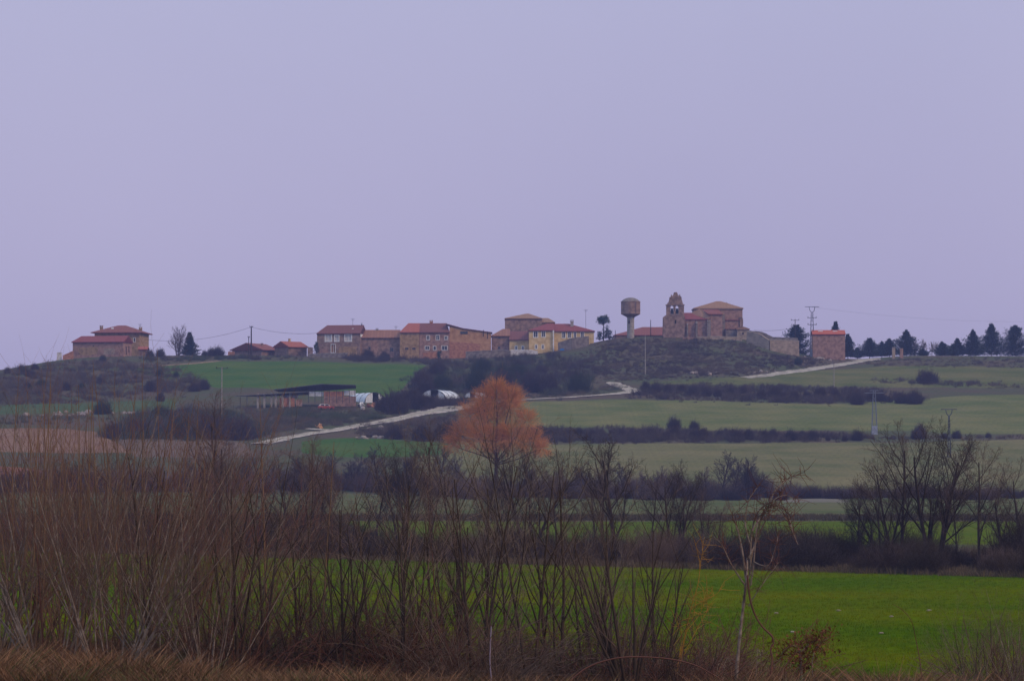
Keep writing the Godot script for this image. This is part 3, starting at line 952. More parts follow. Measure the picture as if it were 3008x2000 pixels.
	mb.extrude(PackedVector2Array([Vector2(X.call(2043), -4), Vector2(X.call(2186), -4), Vector2(X.call(2186), Y.call(903)), Vector2(X.call(2043), Y.call(903))]), -16.0, -5.2)
	part("choir_wall", mb, M.stone_pink, t)
	var cw: float = X.call(2186) - X.call(2043)
	var cr := part("choir_roof", ridge_roof(cw, 10.8, Y.call(903), Y.call(881), cw * 0.5, cw * 0.44, 0.25, 0.3), M.tile_tan, t)
	cr.position = Vector3(X.call(2114.5), 0, -10.6)
	mb = MB.new()
	mb.box(Vector3(X.call(2114.5), Y.call(904.2), -5.1), Vector3(cw + 0.5, 0.3, 0.35))
	mb.box(Vector3(X.call(2186), Y.call(904.2), -10.6), Vector3(0.35, 0.3, 11.2))
	part("cornice", mb, M.stone_grey, t)
	mb = MB.new()
	mb.box(Vector3(X.call(2115), Y.call(879.5), -10.6), Vector3(0.16, 0.7, 0.16))
	mb.box(Vector3(X.call(2115), Y.call(879), -10.6), Vector3(0.6, 0.14, 0.14))
	part("cross", mb, M.stone_grey, cr)
	# choir front bay, lower string course and corner pier
	mb = MB.new()
	mb.extrude(PackedVector2Array([Vector2(X.call(2134), -4), Vector2(X.call(2176), -4), Vector2(X.call(2176), Y.call(938)), Vector2(X.call(2134), Y.call(938))]), -5.3, -4.4)
	part("choir_plinth", mb, M.stone_pink, t)
	mb = MB.new()
	mb.box(Vector3(X.call(2156), Y.call(937.5), -4.7), Vector3(4.6, 0.25, 1.3))
	part("string_course", mb, M.tile_red, t)
	mb = MB.new()
	mb.extrude(PackedVector2Array([Vector2(X.call(2177), -4), Vector2(X.call(2187), -4), Vector2(X.call(2187), Y.call(936)), Vector2(X.call(2185), Y.call(930)), Vector2(X.call(2177), Y.call(930))]), -5.3, -4.0)
	part("corner_pier", mb, M.stone, t)
	mb = MB.new()
	mb.extrude(PackedVector2Array([Vector2(X.call(2124), -4), Vector2(X.call(2133), -4), Vector2(X.call(2133), Y.call(921)), Vector2(X.call(2124), Y.call(921))]), -5.3, -3.6)
	part("buttress", mb, M.stone_grey, t)
	# sacristy
	mb = MB.new()
	mb.extrude(PackedVector2Array([Vector2(X.call(2134), -4), Vector2(X.call(2166.5), -4), Vector2(X.call(2166.5), Y.call(966)), Vector2(X.call(2134), Y.call(966))]), -4.4, -2.4)
	part("sacristy_wall", mb, M.stone_grey, t)
	mb = MB.new()
	mb.box(Vector3(X.call(2150), Y.call(965.5), -3.4), Vector3(3.5, 0.16, 2.4))
	part("sacristy_roof", mb, M.tile_dark, t)
	mb = MB.new()
	mb.extrude(PackedVector2Array([Vector2(X.call(2167), -4), Vector2(X.call(2202), -4), Vector2(X.call(2202), Y.call(968)), Vector2(X.call(2167), Y.call(968))]), -7.0, -1.2)
	var po := part("porch_wall", mb, M.stone_pale, t)
	mb = MB.new()
	mb.extrude(PackedVector2Array([Vector2(X.call(2165), Y.call(967.8)), Vector2(X.call(2205), Y.call(967.8)), Vector2(X.call(2204), Y.call(965)), Vector2(X.call(2187), Y.call(959)), Vector2(X.call(2165), Y.call(963))]), -7.2, -0.9)
	part("porch_roof", mb, M.tile_tan, t)
	mb = MB.new()
	mb.box(Vector3(X.call(2184.5), Y.call(979), -1.2), Vector3(0.4, 0.7, 0.08))
	part("window", mb, M.dark, po)
	yard_wall("church_terrace", "pinkish stone terrace edge at the foot of church nave", [[2006, 1004, 942.0, 1.2], [2044, 1004, 942.0, 1.2]], 1.2, 0.6, M.stone_pink)
	yard_wall("church_terrace", "thin pale kerb wall before the church choir", [[2046, 996, 942.5, 0.5], [2110, 994, 942.5, 0.5], [2180, 996, 942.5, 0.5]], 0.5, 0.5, M.stone_pale)

func build_water_tower():
	var d := 948.0
	var s := px(d)
	var t := thing("water_tower", "concrete water tower with wide drum tank on a narrow stem", "water tower", P(1853, 984, d))
	var mb := MB.new()
	mb.lathe([Vector2(10.2 * s, -3.0), Vector2(10.6 * s, 0), Vector2(10.4 * s, 50 * s), Vector2(12.4 * s, 53 * s)], 20)
	part("stem", mb, M.concrete, t)
	mb = MB.new()
	mb.lathe([Vector2(12.4 * s, 53 * s), Vector2(27.5 * s, 61 * s), Vector2(28.4 * s, 61.5 * s), Vector2(28.4 * s, 96.5 * s), Vector2(29.0 * s, 97 * s), Vector2(29.0 * s, 98.5 * s)], 20)
	part("tank", mb, M.stone, t)
	mb = MB.new()
	mb.lathe([Vector2(29.0 * s, 98.5 * s), Vector2(27 * s, 99.5 * s), Vector2(22 * s, 104 * s), Vector2(14 * s, 108 * s), Vector2(6 * s, 110 * s), Vector2(0, 110.4 * s)], 20)
	part("dome", mb, M.stone_grey, t)
	mb = MB.new()
	mb.box(Vector3(-5 * s, 38 * s, 10.0 * s), Vector3(0.5, 0.9, 0.35))
	part("hatch", mb, M.wood_dark, t)
	mb = MB.new()
	for e in [-0.2, 0.2]: mb.tube(PackedVector3Array([Vector3(1.45 + e, 64 * s, 2.45 - e), Vector3(1.45 + e, 98 * s, 2.45 - e)]), 0.04, 0.04, 4)
	for k in 10: mb.box(Vector3(1.45, 65 * s + k * 0.33, 2.45), Vector3(0.5, 0.04, 0.05), Basis(Vector3.UP, PI / 4))
	part("ladder", mb, M.steel, t)

func build_farmyard():
	# open hangar on the slope
	var d := hit(950, 1196, 300.0)
	var dd := -d.z
	var s := px(dd)
	var at := P(870, 1196, dd)
	var t := thing("open_hangar", "long open farm hangar with dark sheet roof and brick bay", "shed", at)
	var X := func(u: float) -> float: return (u - 870.0) * s
	var Y := func(v: float) -> float: return (1196.0 - v) * s
	var mb := MB.new()
	# high roof: slab from left low to right, seen from below the eave
	var z0 := 1.5
	var z1 := -9.0
	var hi := MB.new()
	var a := Vector3(X.call(804), Y.call(1146), z0); var b := Vector3(X.call(1045), Y.call(1132.5), z0)
	var c := Vector3(X.call(1040), Y.call(1138), z1); var e := Vector3(X.call(812), Y.call(1149), z1)
	var ap := Vector3(X.call(945), Y.call(1129.5), z0); var aq := Vector3(X.call(940), Y.call(1146), z1)
	var up := Vector3(0, 0.14, 0)
	for q in [[a, ap, aq, e], [ap, b, c, aq]]:
		hi.quad(q[0] + up, q[1] + up, q[2] + up, q[3] + up)
		hi.quad(q[1], q[0], q[3], q[2])
		hi.quad(q[0], q[1], q[1] + up, q[0] + up)
	hi.quad(b, c, c + up, b + up)
	part("roof", hi, M.sheet_dark, t)
	var lo := MB.new()
	a = Vector3(X.call(690), Y.call(1165), z0); b = Vector3(X.call(905), Y.call(1152), z0)
	c = Vector3(X.call(905), Y.call(1158), z1 + 3); e = Vector3(X.call(760), Y.call(1163), z1 + 3)
	lo.quad(a + up, b + up, c + up, e + up); lo.quad(b, a, e, c); lo.quad(a, b, b + up, a + up)
	part("lean_to_roof", lo, M.sheet_dark, t)
	for p in [[705, 1166, .14], [725, 1165, .14], [757, 1156, .35], [776, 1156, .35], [797, 1154, .3], [810, 1154, .35], [830, 1154, .35], [851, 1153, .3]]:
		mb = MB.new()
		mb.box(Vector3(X.call(p[0]), (Y.call(p[1]) - 3.0) / 2, 0.6), Vector3(p[2] * (1.4 if p[2] > .2 else 1.0), Y.call(p[1]) + 3.0, p[2]))
		part("post", mb, M.concrete if p[2] > .2 else M.steel, t)
	for u in [906, 925, 945, 968, 988, 1006, 1026, 1042.5]:
		mb = MB.new()
		mb.box(Vector3(X.call(u), Y.call(1165), 0.75), Vector3(0.13, 38 * s, 0.13))
		part("post", mb, M.steel, t)
	mb = MB.new()
	mb.box(Vector3(X.call(998), Y.call(1179), 0), Vector3(94 * s, 30 * s, 0.4))
	part("block_wall", mb, M.stone_pink, t)
	mb = MB.new()
	mb.box(Vector3(X.call(980), Y.call(1156.5), 0), Vector3(58 * s, 15.0 * s, 0.3))
	part("brick_wall", mb, M.brick, t)
	mb = MB.new()
	mb.box(Vector3(X.call(1027), Y.call(1154), -0.3), Vector3(34 * s, 14 * s, 0.1))
	part("panel", mb, M.plastic, t)
	mb = MB.new()
	mb.box(Vector3(X.call(928), Y.call(1157), -0.3), Vector3(42 * s, 13 * s, 0.1))
	part("panel", mb, M.plastic, t)
	mb = MB.new()
	mb.box(Vector3(X.call(850), Y.call(1165), -2.0), Vector3(44 * s, 9 * s, 0.1))
	part("panel", mb, M.plastic, t)
	mb = MB.new()
	mb.box(Vector3(X.call(843), Y.call(1182), 0.3), Vector3(44 * s, 26 * s, 0.3))
	part("brick_wall", mb, M.brick, t)
	mb = MB.new()
	mb.box(Vector3(X.call(878), Y.call(1184), 0.3), Vector3(18 * s, 20 * s, 0.3))
	part("block_wall", mb, M.stone_pink, t)
	# plastic tunnels
	for q in [["plastic_tunnel", "grey white plastic tunnel with open end beside the hangar", 1100, 1182, 66, 32], ["plastic_tunnel", "white plastic sheeted tunnel hung with torn strips by the thicket", 1272, 1176, 84, 34], ["plastic_tunnel", "small white plastic tunnel half hidden behind the orange willow", 1385, 1168, 50, 18]]:
		var g := hit(q[2], q[3], 300.0)
		var k := px(-g.z)
		var tn := thing(q[0], q[1], "polytunnel", g, 0.5 if q[2] < 1200 else -0.35, "plastic tunnels on the slope")
		var w: float = q[4] * k
		var h: float = q[5] * k
		var sh := MB.new()
		var nr := 14
		for r in nr:
			var a0 := PI * r / nr
			var a1 := PI * (r + 1) / nr
			for z in 6:
				var zz0 := -z * 1.6
				var zz1 := -(z + 1) * 1.6
				var sag0 := 1.0 - 0.04 * (z % 2)
				var sag1 := 1.0 - 0.04 * ((z + 1) % 2)
				sh.quad(Vector3(cos(a0) * w / 2 * sag0, sin(a0) * h * sag0 - 0.2, zz0), Vector3(cos(a0) * w / 2 * sag1, sin(a0) * h * sag1 - 0.2, zz1), Vector3(cos(a1) * w / 2 * sag1, sin(a1) * h * sag1 - 0.2, zz1), Vector3(cos(a1) * w / 2 * sag0, sin(a1) * h * sag0 - 0.2, zz0))
		part("sheet", sh, M.plastic, tn)
		sh = MB.new()
		sh.extrude(PackedVector2Array([Vector2(-w * .46, -.4), Vector2(-w * .1, -.4), Vector2(-w * .1, h * .93), Vector2(-w * .3, h * .74), Vector2(-w * .42, h * .45)]), -0.1, -0.04)
		part("end_sheet", sh, M.plastic, tn)
		sh = MB.new()
		sh.extrude(PackedVector2Array([Vector2(w * .2, -.4), Vector2(w * .46, -.4), Vector2(w * .40, h * .45), Vector2(w * .2, h * .85)]), -0.1, -0.04)
		part("end_sheet", sh, M.plastic, tn)
		for e2 in 4:
			var hp := PackedVector3Array()
			for r in 13:
				var an := PI * r / 12.0
				hp.append(Vector3(cos(an) * w * .505, sin(an) * h * 1.01 - 0.2, -e2 * 3.0 + 0.05))
			sh = MB.new()
			sh.tube(hp, 0.04, 0.04, 4)
			part("hoop", sh, M.steel, tn)
	# small red car, trailer heap, drum
	car(hit(957, 1205, 300.0) + Vector3(0, 0.05, 0), 0.15)
	for q in [["scrap_sheet", "crumpled grey sheet metal leaning beside the hangar's brick bay", 1053, 1196, 2.2, M.plastic], ["scrap_sheet", "rust red scrap heap below the grey white plastic tunnel", 1092, 1196, 2.4, M.brick], ["scrap_sheet", "rusty orange brush pile beside the lower track", 936, 1258, 1.4, M.orange_wall]]:
		var g2 := hit(q[2], q[3], 300.0)
		var o := thing(q[0], q[1], "scrap", g2)
		for k2 in 5:
			var m2 := MB.new()
			m2.box(Vector3(rng.randf_range(-1, 1) * q[4] * .4, rng.randf_range(.1, .6), rng.randf_range(-.6, .6)), Vector3(rng.randf_range(.7, 1.5), 0.08, rng.randf_range(.7, 1.6)), Basis.from_euler(Vector3(rng.randf_range(-1.3, 1.3), rng.randf() * TAU, rng.randf_range(-1, 1))))
			part("sheet", m2, q[5], o)
	var wt := thing("water_bin", "small cream water container standing by the farmyard scrub", "container", hit(1065, 1203, 300.0))
	mb = MB.new()
	mb.lathe([Vector2(0, -0.2), Vector2(.5, -0.2), Vector2(.52, .5), Vector2(.45, .62), Vector2(0, .68)], 12)
	part("body", mb, M.plaster, wt)
	# stone heaps
	var heap := 0
	for q in [[270, 1214, 26, "pale heap of quarried stones by the small green field"], [200, 1222, 10, "scattered pale stones along the field bank"], [1115, 1288, 12, "line of pale broken stones in the scrub below track"], [1100, 1262, 10, "pale limestone rubble on the bank above the track"], [2090, 1098, 8, "yellowish rocks at the track edge under church mound"], [2250, 1092, 8, "pale rocks on the verge below churchyard wall"], [2410, 1056, 8, "pale boulders in front of the orange roofed store"]]:
		var o2 := thing("stone_heap", q[3], "stones", hit(q[0], q[1], 300.0))
		for k in int(q[2]):
			var r := rng.randf_range(.25, .8)
			var m3 := MB.new()
			rock(m3, r)
			var st := part("stone", m3, M.rock, o2)
			var gx: float = o2.position.x + rng.randfn(0, 2.2 + q[2] * .1)
			var gz: float = o2.position.z + rng.randfn(0, 1.2)
			st.position = Vector3(gx, ground(gx, -gz) + r * .15, gz) - o2.position
	# pale stones lying in the green field
	for q in [[845, 1697], [898, 1692], [2282, 1808], [2465, 1800], [2730, 1800], [2620, 1818], [2330, 1865], [2700, 1672], [2590, 1868]]:
		var m4 := MB.new()
		rock(m4, 0.065 if q[0] != 2700 else 0.2)
		var o3 := MeshInstance3D.new()
		o3.name = numbered("field_stone")
		o3.mesh = m4.mesh(M.rock)
		add_child(o3)
		var hp2 := hit(q[0], q[1])
		o3.position = hp2 + Vector3(0, .10, 0)
		o3.scale = Vector3(1.5, .75, 1)
		if q[0] == 2700: tag(o3, "long pale stone at the foot of the dark hedge", "stone")
		else: tag(o3, "pale pinkish stone lying in the green crop", "stone", "stones in the green field")

func rock(mb: MB, r: float):
	var sp := SphereMesh.new()
	sp.radial_segments = 7
	sp.rings = 4
	sp.radius = r
	sp.height = r * 1.5
	var a := sp.get_mesh_arrays()
	var vs: PackedVector3Array = a[Mesh.ARRAY_VERTEX]
	var off := rng.randf() * 100.0
	for k in vs.size():
		vs[k] *= 1.0 + 0.5 * noise2.get_noise_3d(vs[k].x / r * 6.0 + off, vs[k].y / r * 6.0, vs[k].z / r * 6.0)
	mb.v = vs
	mb.n = a[Mesh.ARRAY_NORMAL]
	mb.i = a[Mesh.ARRAY_INDEX]

func car(at: Vector3, turn: float):
	var t := thing("parked_car", "small faded red car parked below the hangar's brick bay", "car", at, turn)
	var mb := MB.new()
	mb.extrude(PackedVector2Array([Vector2(-1.9, .35), Vector2(1.9, .3), Vector2(1.95, .62), Vector2(1.8, .8), Vector2(1.0, .92), Vector2(-1.85, .95), Vector2(-1.95, .7)]), -0.8, 0.8)
	part("body", mb, M.red_paint, t)
	mb = MB.new()
	mb.extrude(PackedVector2Array([Vector2(-1.75, .94), Vector2(1.0, .92), Vector2(.35, 1.38), Vector2(-1.3, 1.4)]), -0.7, 0.7)
	var cab := part("cabin", mb, M.plaster, t)
	for q in [[-1.25, -.4], [-.3, .6]]:
		mb = MB.new()
		mb.extrude(PackedVector2Array([Vector2(q[0], .98), Vector2(q[1], .98), Vector2(q[1] - .15, 1.3), Vector2(q[0] + .1, 1.3)]), 0.69, 0.72)
		part("side_window", mb, M.glass, cab)
	for x in [-1.2, 1.2]:
		for z in [-.75, .75]:
			mb = MB.new()
			mb.lathe([Vector2(0, -.1), Vector2(.3, -.1), Vector2(.3, .1), Vector2(0, .1)], 12)
			var w := part("wheel", mb, M.rubber, t)
			w.position = Vector3(x, .3, z)
			w.rotation.x = PI / 2

# ------------------------------------------------------------------ poles and wires
func wire(label: String, a: Vector3, b: Vector3, sag: float, r := 0.035):
	var pts := PackedVector3Array()
	for k in 17:
		var f := k / 16.0
		pts.append(a.lerp(b, f) - Vector3(0, sag * 4 * f * (1 - f), 0) - a)
	var mb := MB.new()
	mb.tube(pts, r, r, 4)
	var t := thing("overhead_wire", label, "wire", a)
	part("conductor", mb, M.wire, t)

func pole(label: String, base: Vector3, h: float, r: float, m: Material, arms: Array) -> Node3D:
	var t := thing("utility_pole", label, "pole", base)
	var mb := MB.new()
	mb.tube(PackedVector3Array([Vector3(0, -0.6, 0), Vector3(0, h * .5, 0), Vector3(0, h, 0)]), r, r * 0.65, 8)
	part("post", mb, m, t)
	for a in arms:   # [height, width]
		var am := MB.new()
		am.box(Vector3(0, a[0], 0), Vector3(a[1], 0.12, 0.12))
		var o := part("crossarm", am, M.steel, t)
		for e in [-0.46, 0.0, 0.46]:
			var im := MB.new()
			im.lathe([Vector2(0, .3), Vector2(.07, .28), Vector2(.09, .1), Vector2(.05, 0)], 6)
			var ins := part("insulator", im, M.wood_dark, o)
			ins.position = Vector3(e * a[1], a[0] + .06, 0)
	return t

func lattice(label: String, base: Vector3, h: float, w: float, m: Material, arms: Array, plate := false, fork := 0.0):
	var t := thing("lattice_pylon", label, "pylon", base)
	var mb := MB.new()
	var top := w * 0.38
	for c in [[-1, -1], [1, -1], [1, 1], [-1, 1]]:
		mb.tube(PackedVector3Array([Vector3(c[0] * w / 2, -0.4, c[1] * w / 2), Vector3(c[0] * top / 2, h, c[1] * top / 2)]), 0.07, 0.05, 4)
	part("leg_frame", mb, m, t)
	mb = MB.new()
	var n := int(h / (w * 1.1))
	for k in n:
		var y0 := h * k / n
		var y1 := h * (k + 1) / n
		var w0 := lerpf(w, top, y0 / h) / 2
		var w1 := lerpf(w, top, y1 / h) / 2
		var s := 1 if k % 2 == 0 else -1
		for f in 4:
			var b := Basis(Vector3.UP, f * PI / 2)
			mb.tube(PackedVector3Array([b * Vector3(-w0 * s, y0, w0), b * Vector3(w1 * s, y1, w1)]), 0.035, 0.035, 3)
	part("bracing", mb, m, t)
	for a in arms:
		var am := MB.new()
		am.box(Vector3(0, a[0], 0), Vector3(a[1], 0.14, 0.14))
		var o := part("crossarm", am, m, t)
		for e in [-0.46, 0.46]:
			var im := MB.new()
			im.lathe([Vector2(0, .35), Vector2(.08, .3), Vector2(.1, .1), Vector2(.05, -.2)], 6)
			var ins := part("insulator", im, M.wood_dark, o)
			ins.position = Vector3(e * a[1], a[0] + .06, 0)
	if fork > 0.0:
		var fm := MB.new()
		for e in [-1, 1]:
			fm.tube(PackedVector3Array([Vector3(0, h, 0), Vector3(e * fork * .32, h + fork * .35, 0), Vector3(e * fork * .42, h + fork * .9, 0)]), 0.09, 0.07, 4)
		fm.box(Vector3(0, h + fork * .9, 0), Vector3(fork * 2.1, .14, .14))
		part("fork", fm, m, t)
	if plate:
		var pm := MB.new()
		pm.box(Vector3(0, h * .09, w / 2 + .05), Vector3(w * 1.05, h * .2, .06))
		part("guard_plate", pm, M.steel_pale, t)
	return t

func build_poles():
	var s := px(950.0)
	var p1 := P(737, 1040, 953.0)
	pole("dark wooden pole rising behind the gabled cottage roof", p1, 81 * s, 0.24, M.wood_dark, [[80 * s, 1.0]])
	pole("short dark pole beside the tall one on the gabled cottage", P(729.5, 1040, 952.0), 50 * s, 0.14, M.wood_dark, [[49 * s, .5]])
	var top := p1 + Vector3(0, 80 * s, 0)
	wire("cable sagging from the wooden pole to the white windowed house", top, P(936, 978, 951.0), 0.9)
	wire("cable sagging from the wooden pole to the left farmhouse", top, P(424, 997, 960.0), 1.8)
	var p2 := hit(650, 1234, 300.0)
	pole("tall pale concrete pole on slope left of the hangar", p2, (1234 - 1078) * px(-p2.z), 0.16, M.concrete, [[(1234 - 1082) * px(-p2.z), 2.6]])
	var p3 := hit(1896, 1100, 300.0)
	pole("thin pale pole on the scrubby mound below the church", p3, (1100 - 984) * px(-p3.z), 0.15, M.concrete, [])
	pole("dark pole before the long red roof beside the church", P(1912, 985, 955.0), (985 - 939) * s, 0.13, M.wood_dark, [])
	pole("thin pole at the left end of the long red roof", P(1808, 992, 955.0), 2.2, 0.1, M.wood_dark, [])
	var p4 := hit(2451, 1142, 300.0)
	pole("thin pole in the olive field below the orange roofed store", p4, (1142 - 1068) * px(-p4.z), 0.12, M.concrete, [])
	pole("pole with wide crossarm above the dark cypress by churchyard", P(2337, 1035, 955.0), 96 * s, 0.14, M.wood_dark, [[95 * s, 2.4]])
	# pylons
	var p5 := P(2387, 1052, 943.0)
	lattice("dark lattice pylon with forked top next to orange roofed store", p5, 132 * s, 1.3, M.steel, [[98 * s, 2.6], [118 * s, 2.6]], true, 2.0)
	var p6 := hit(2570, 1276, 300.0)
	var k := px(-p6.z)
	lattice("pale lattice pylon with white guard plates above the lower hedge bank", p6, 130 * k, 1.15, M.steel_mid, [[122 * k, 4.0], [129 * k, 2.0]], true, 0.0)
	var p7 := hit(2790, 1345, 300.0)
	k = px(-p7.z)
	lattice("slim dark pylon with Y shaped head behind right hedge trees", p7, 122 * k, 0.55, M.steel, [], false, 1.5)
	wire("faint high cable running right from the forked pylon", p5 + Vector3(0, 149 * s, 0), P(3200, 940, 1060.0), 2.0, 0.014)
	wire("cable from the crossarm pole to the churchyard corner", P(2337, 963, 955.0), P(2215, 970, 953.0), 0.4)

# ------------------------------------------------------------------ plants
func rv() -> Vector3:
	return Vector3(rng.randf_range(-1, 1), rng.randf_range(-1, 1), rng.randf_range(-1, 1))

# recursive bare branches. S: seg, wob, up, tap, sides, n, t0, lr, ang, rr, tl
func grow(mbs: Array, lev: int, p: Vector3, dir: Vector3, length: float, r: float, S: Dictionary):
	var nseg: int = S.seg[lev]
	var pts := PackedVector3Array([p])
	var dirs := []
	for i in nseg:
		dir = (dir + rv() * S.wob[lev] + Vector3.UP * S.up[lev]).normalized()
		p += dir * length / nseg
		pts.append(p)
		dirs.append(dir)
	var tap: float = S.tap[lev]
	mbs[0 if lev < S.tl else 1].tube(pts, r, r * tap, S.sides[lev])
	if lev >= S.n.size(): return
	var n: int = S.n[lev]
	var az := rng.randf() * TAU
	for j in n:
		var t: float = lerpf(S.t0[lev], 0.98, (j + rng.randf() * 0.8) / n)
		var f := t * nseg
		var k := mini(int(f), nseg - 1)
		var q := pts[k].lerp(pts[k + 1], f - k)
		var bd: Vector3 = dirs[k]
		az += 2.4 + rng.randf_range(-.5, .5)
		var side := bd.cross(Vector3.RIGHT if absf(bd.x) < 0.8 else Vector3.UP).normalized().rotated(bd, az)
		var an: float = S.ang[lev] * rng.randf_range(.65, 1.3)
		var cd := (bd * cos(an) + side * sin(an)).normalized()
		var cl: float = length * S.lr[lev] * lerpf(1.0, S.get("tip", 0.45), t) * rng.randf_range(.65, 1.2)
		var cr: float = maxf(r * lerpf(1.0, tap, t) * S.rr[lev], S.get("minr", 0.0015))
		grow(mbs, lev + 1, q, cd, cl, cr, S)

func plant(called: String, label: String, category: String, group: String, S: Dictionary, stems: int, spread: float, lean: float, length: float, r: float, tm: Material, cm: Material, names_ := ["trunk", "crown"]) -> Node3D:
	var mbs := [MB.new(), MB.new()]
	for k in stems:
		var a := rng.randf() * TAU if stems > 4 else TAU * k / maxi(stems, 1) + rng.randf()
		var l := lean * (rng.randf_range(.1, 1.0) if stems > 1 else rng.randf())
		var dir := Vector3(cos(a) * sin(l), cos(l), sin(a) * sin(l))
		grow(mbs, 0, Vector3(cos(a), -0.05, sin(a)) * spread * sqrt(rng.randf()), dir, length * rng.randf_range(.7, 1.08), r * rng.randf_range(.7, 1.1), S)
	var t := thing(called, label, category, Vector3.ZERO, 0.0, group)
	part(names_[0], mbs[0], tm, t)
	if mbs[1].v.size() > 0: part(names_[1], mbs[1], cm, t)
	return t

func place(protos: Array, used: Dictionary, k: int, at: Vector3, turn: float, sc: Vector3, label := "", group := "") -> Node3D:
	var o: Node3D = protos[k]
	for p in protos:
		if not protos_all.has(p): protos_all.append(p)
	protos_used[o] = true
	if not used.has(o):
		used[o] = true
		o.position = at
		o.rotation = Vector3(0, turn, 0)
		o.scale = sc
		if label != "": o.set_meta("label", label)
		if group != "": o.set_meta("group", group)
		return o
	return copy(o, at, turn, sc, label, group)

# evergreen: trunk plus crown of many small needle sprays on drooping boughs
func conifer(label: String, u: float, vb: float, vt: float, wpx: float, d: float, shape: float, m: Material, called := "conifer", group := "conifers along the hilltop"):
	var s := px(d)
	var h := (vb - vt) * s
	var r := wpx * s / 2
	var t := thing(called, label, "tree", P(u, vb, d), 0.0, group)
	var mb := MB.new()
	mb.tube(PackedVector3Array([Vector3(0, -1.5, 0), Vector3(0, h * .5, 0), Vector3(0, h * .97, 0)]), 0.16, 0.03, 6)
	part("trunk", mb, M.bark, t)
	var c := MB.new()
	var n := int(60 + 200 * h / 6.0)
	r *= 1.12
	for k in n:
		var f := pow(rng.randf(), 1.15)
		var tiers := 5.0 + h * .7
		f = clampf((floor(f * tiers) + rng.randf() * .55) / tiers, 0, 1)
		var y := h * (0.03 + 0.95 * f)
		var rr := r * pow(1.0 - f, shape) * (rng.randf_range(.45, 1.1) if rng.randf() < .82 else rng.randf_range(1.05, 1.55)) + 0.04
		var a := rng.randf() * TAU
		var o := Vector3(0, y, 0)
		var e := Vector3(cos(a) * rr, y + rng.randf_range(-.05, .45) * rr + 0.1, sin(a) * rr)
		c.tube(PackedVector3Array([o, e]), 0.03, 0.01, 3)
		for q in 30:
			var g := rng.randf_range(.2, 1.05)
			var b := o.lerp(e, g) + rv() * (0.10 + 0.05 * r)
			var w := rv().normalized() * rng.randf_range(.08, .2)
			var l := (e - o).normalized() * rng.randf_range(.15, .4) + rv() * .14 + Vector3(0, .10, 0)
			c.tri(b - w, b + w, b + l)
	for q in 60:
		var y2 := h * rng.randf_range(.9, 1.02)
		c.tri(Vector3(-.05, y2 - .3, 0) + rv() * .08, Vector3(.05, y2 - .3, .03) + rv() * .08, Vector3(0, y2, 0) + rv() * .06)
	part("crown", c, m, t)
	return t

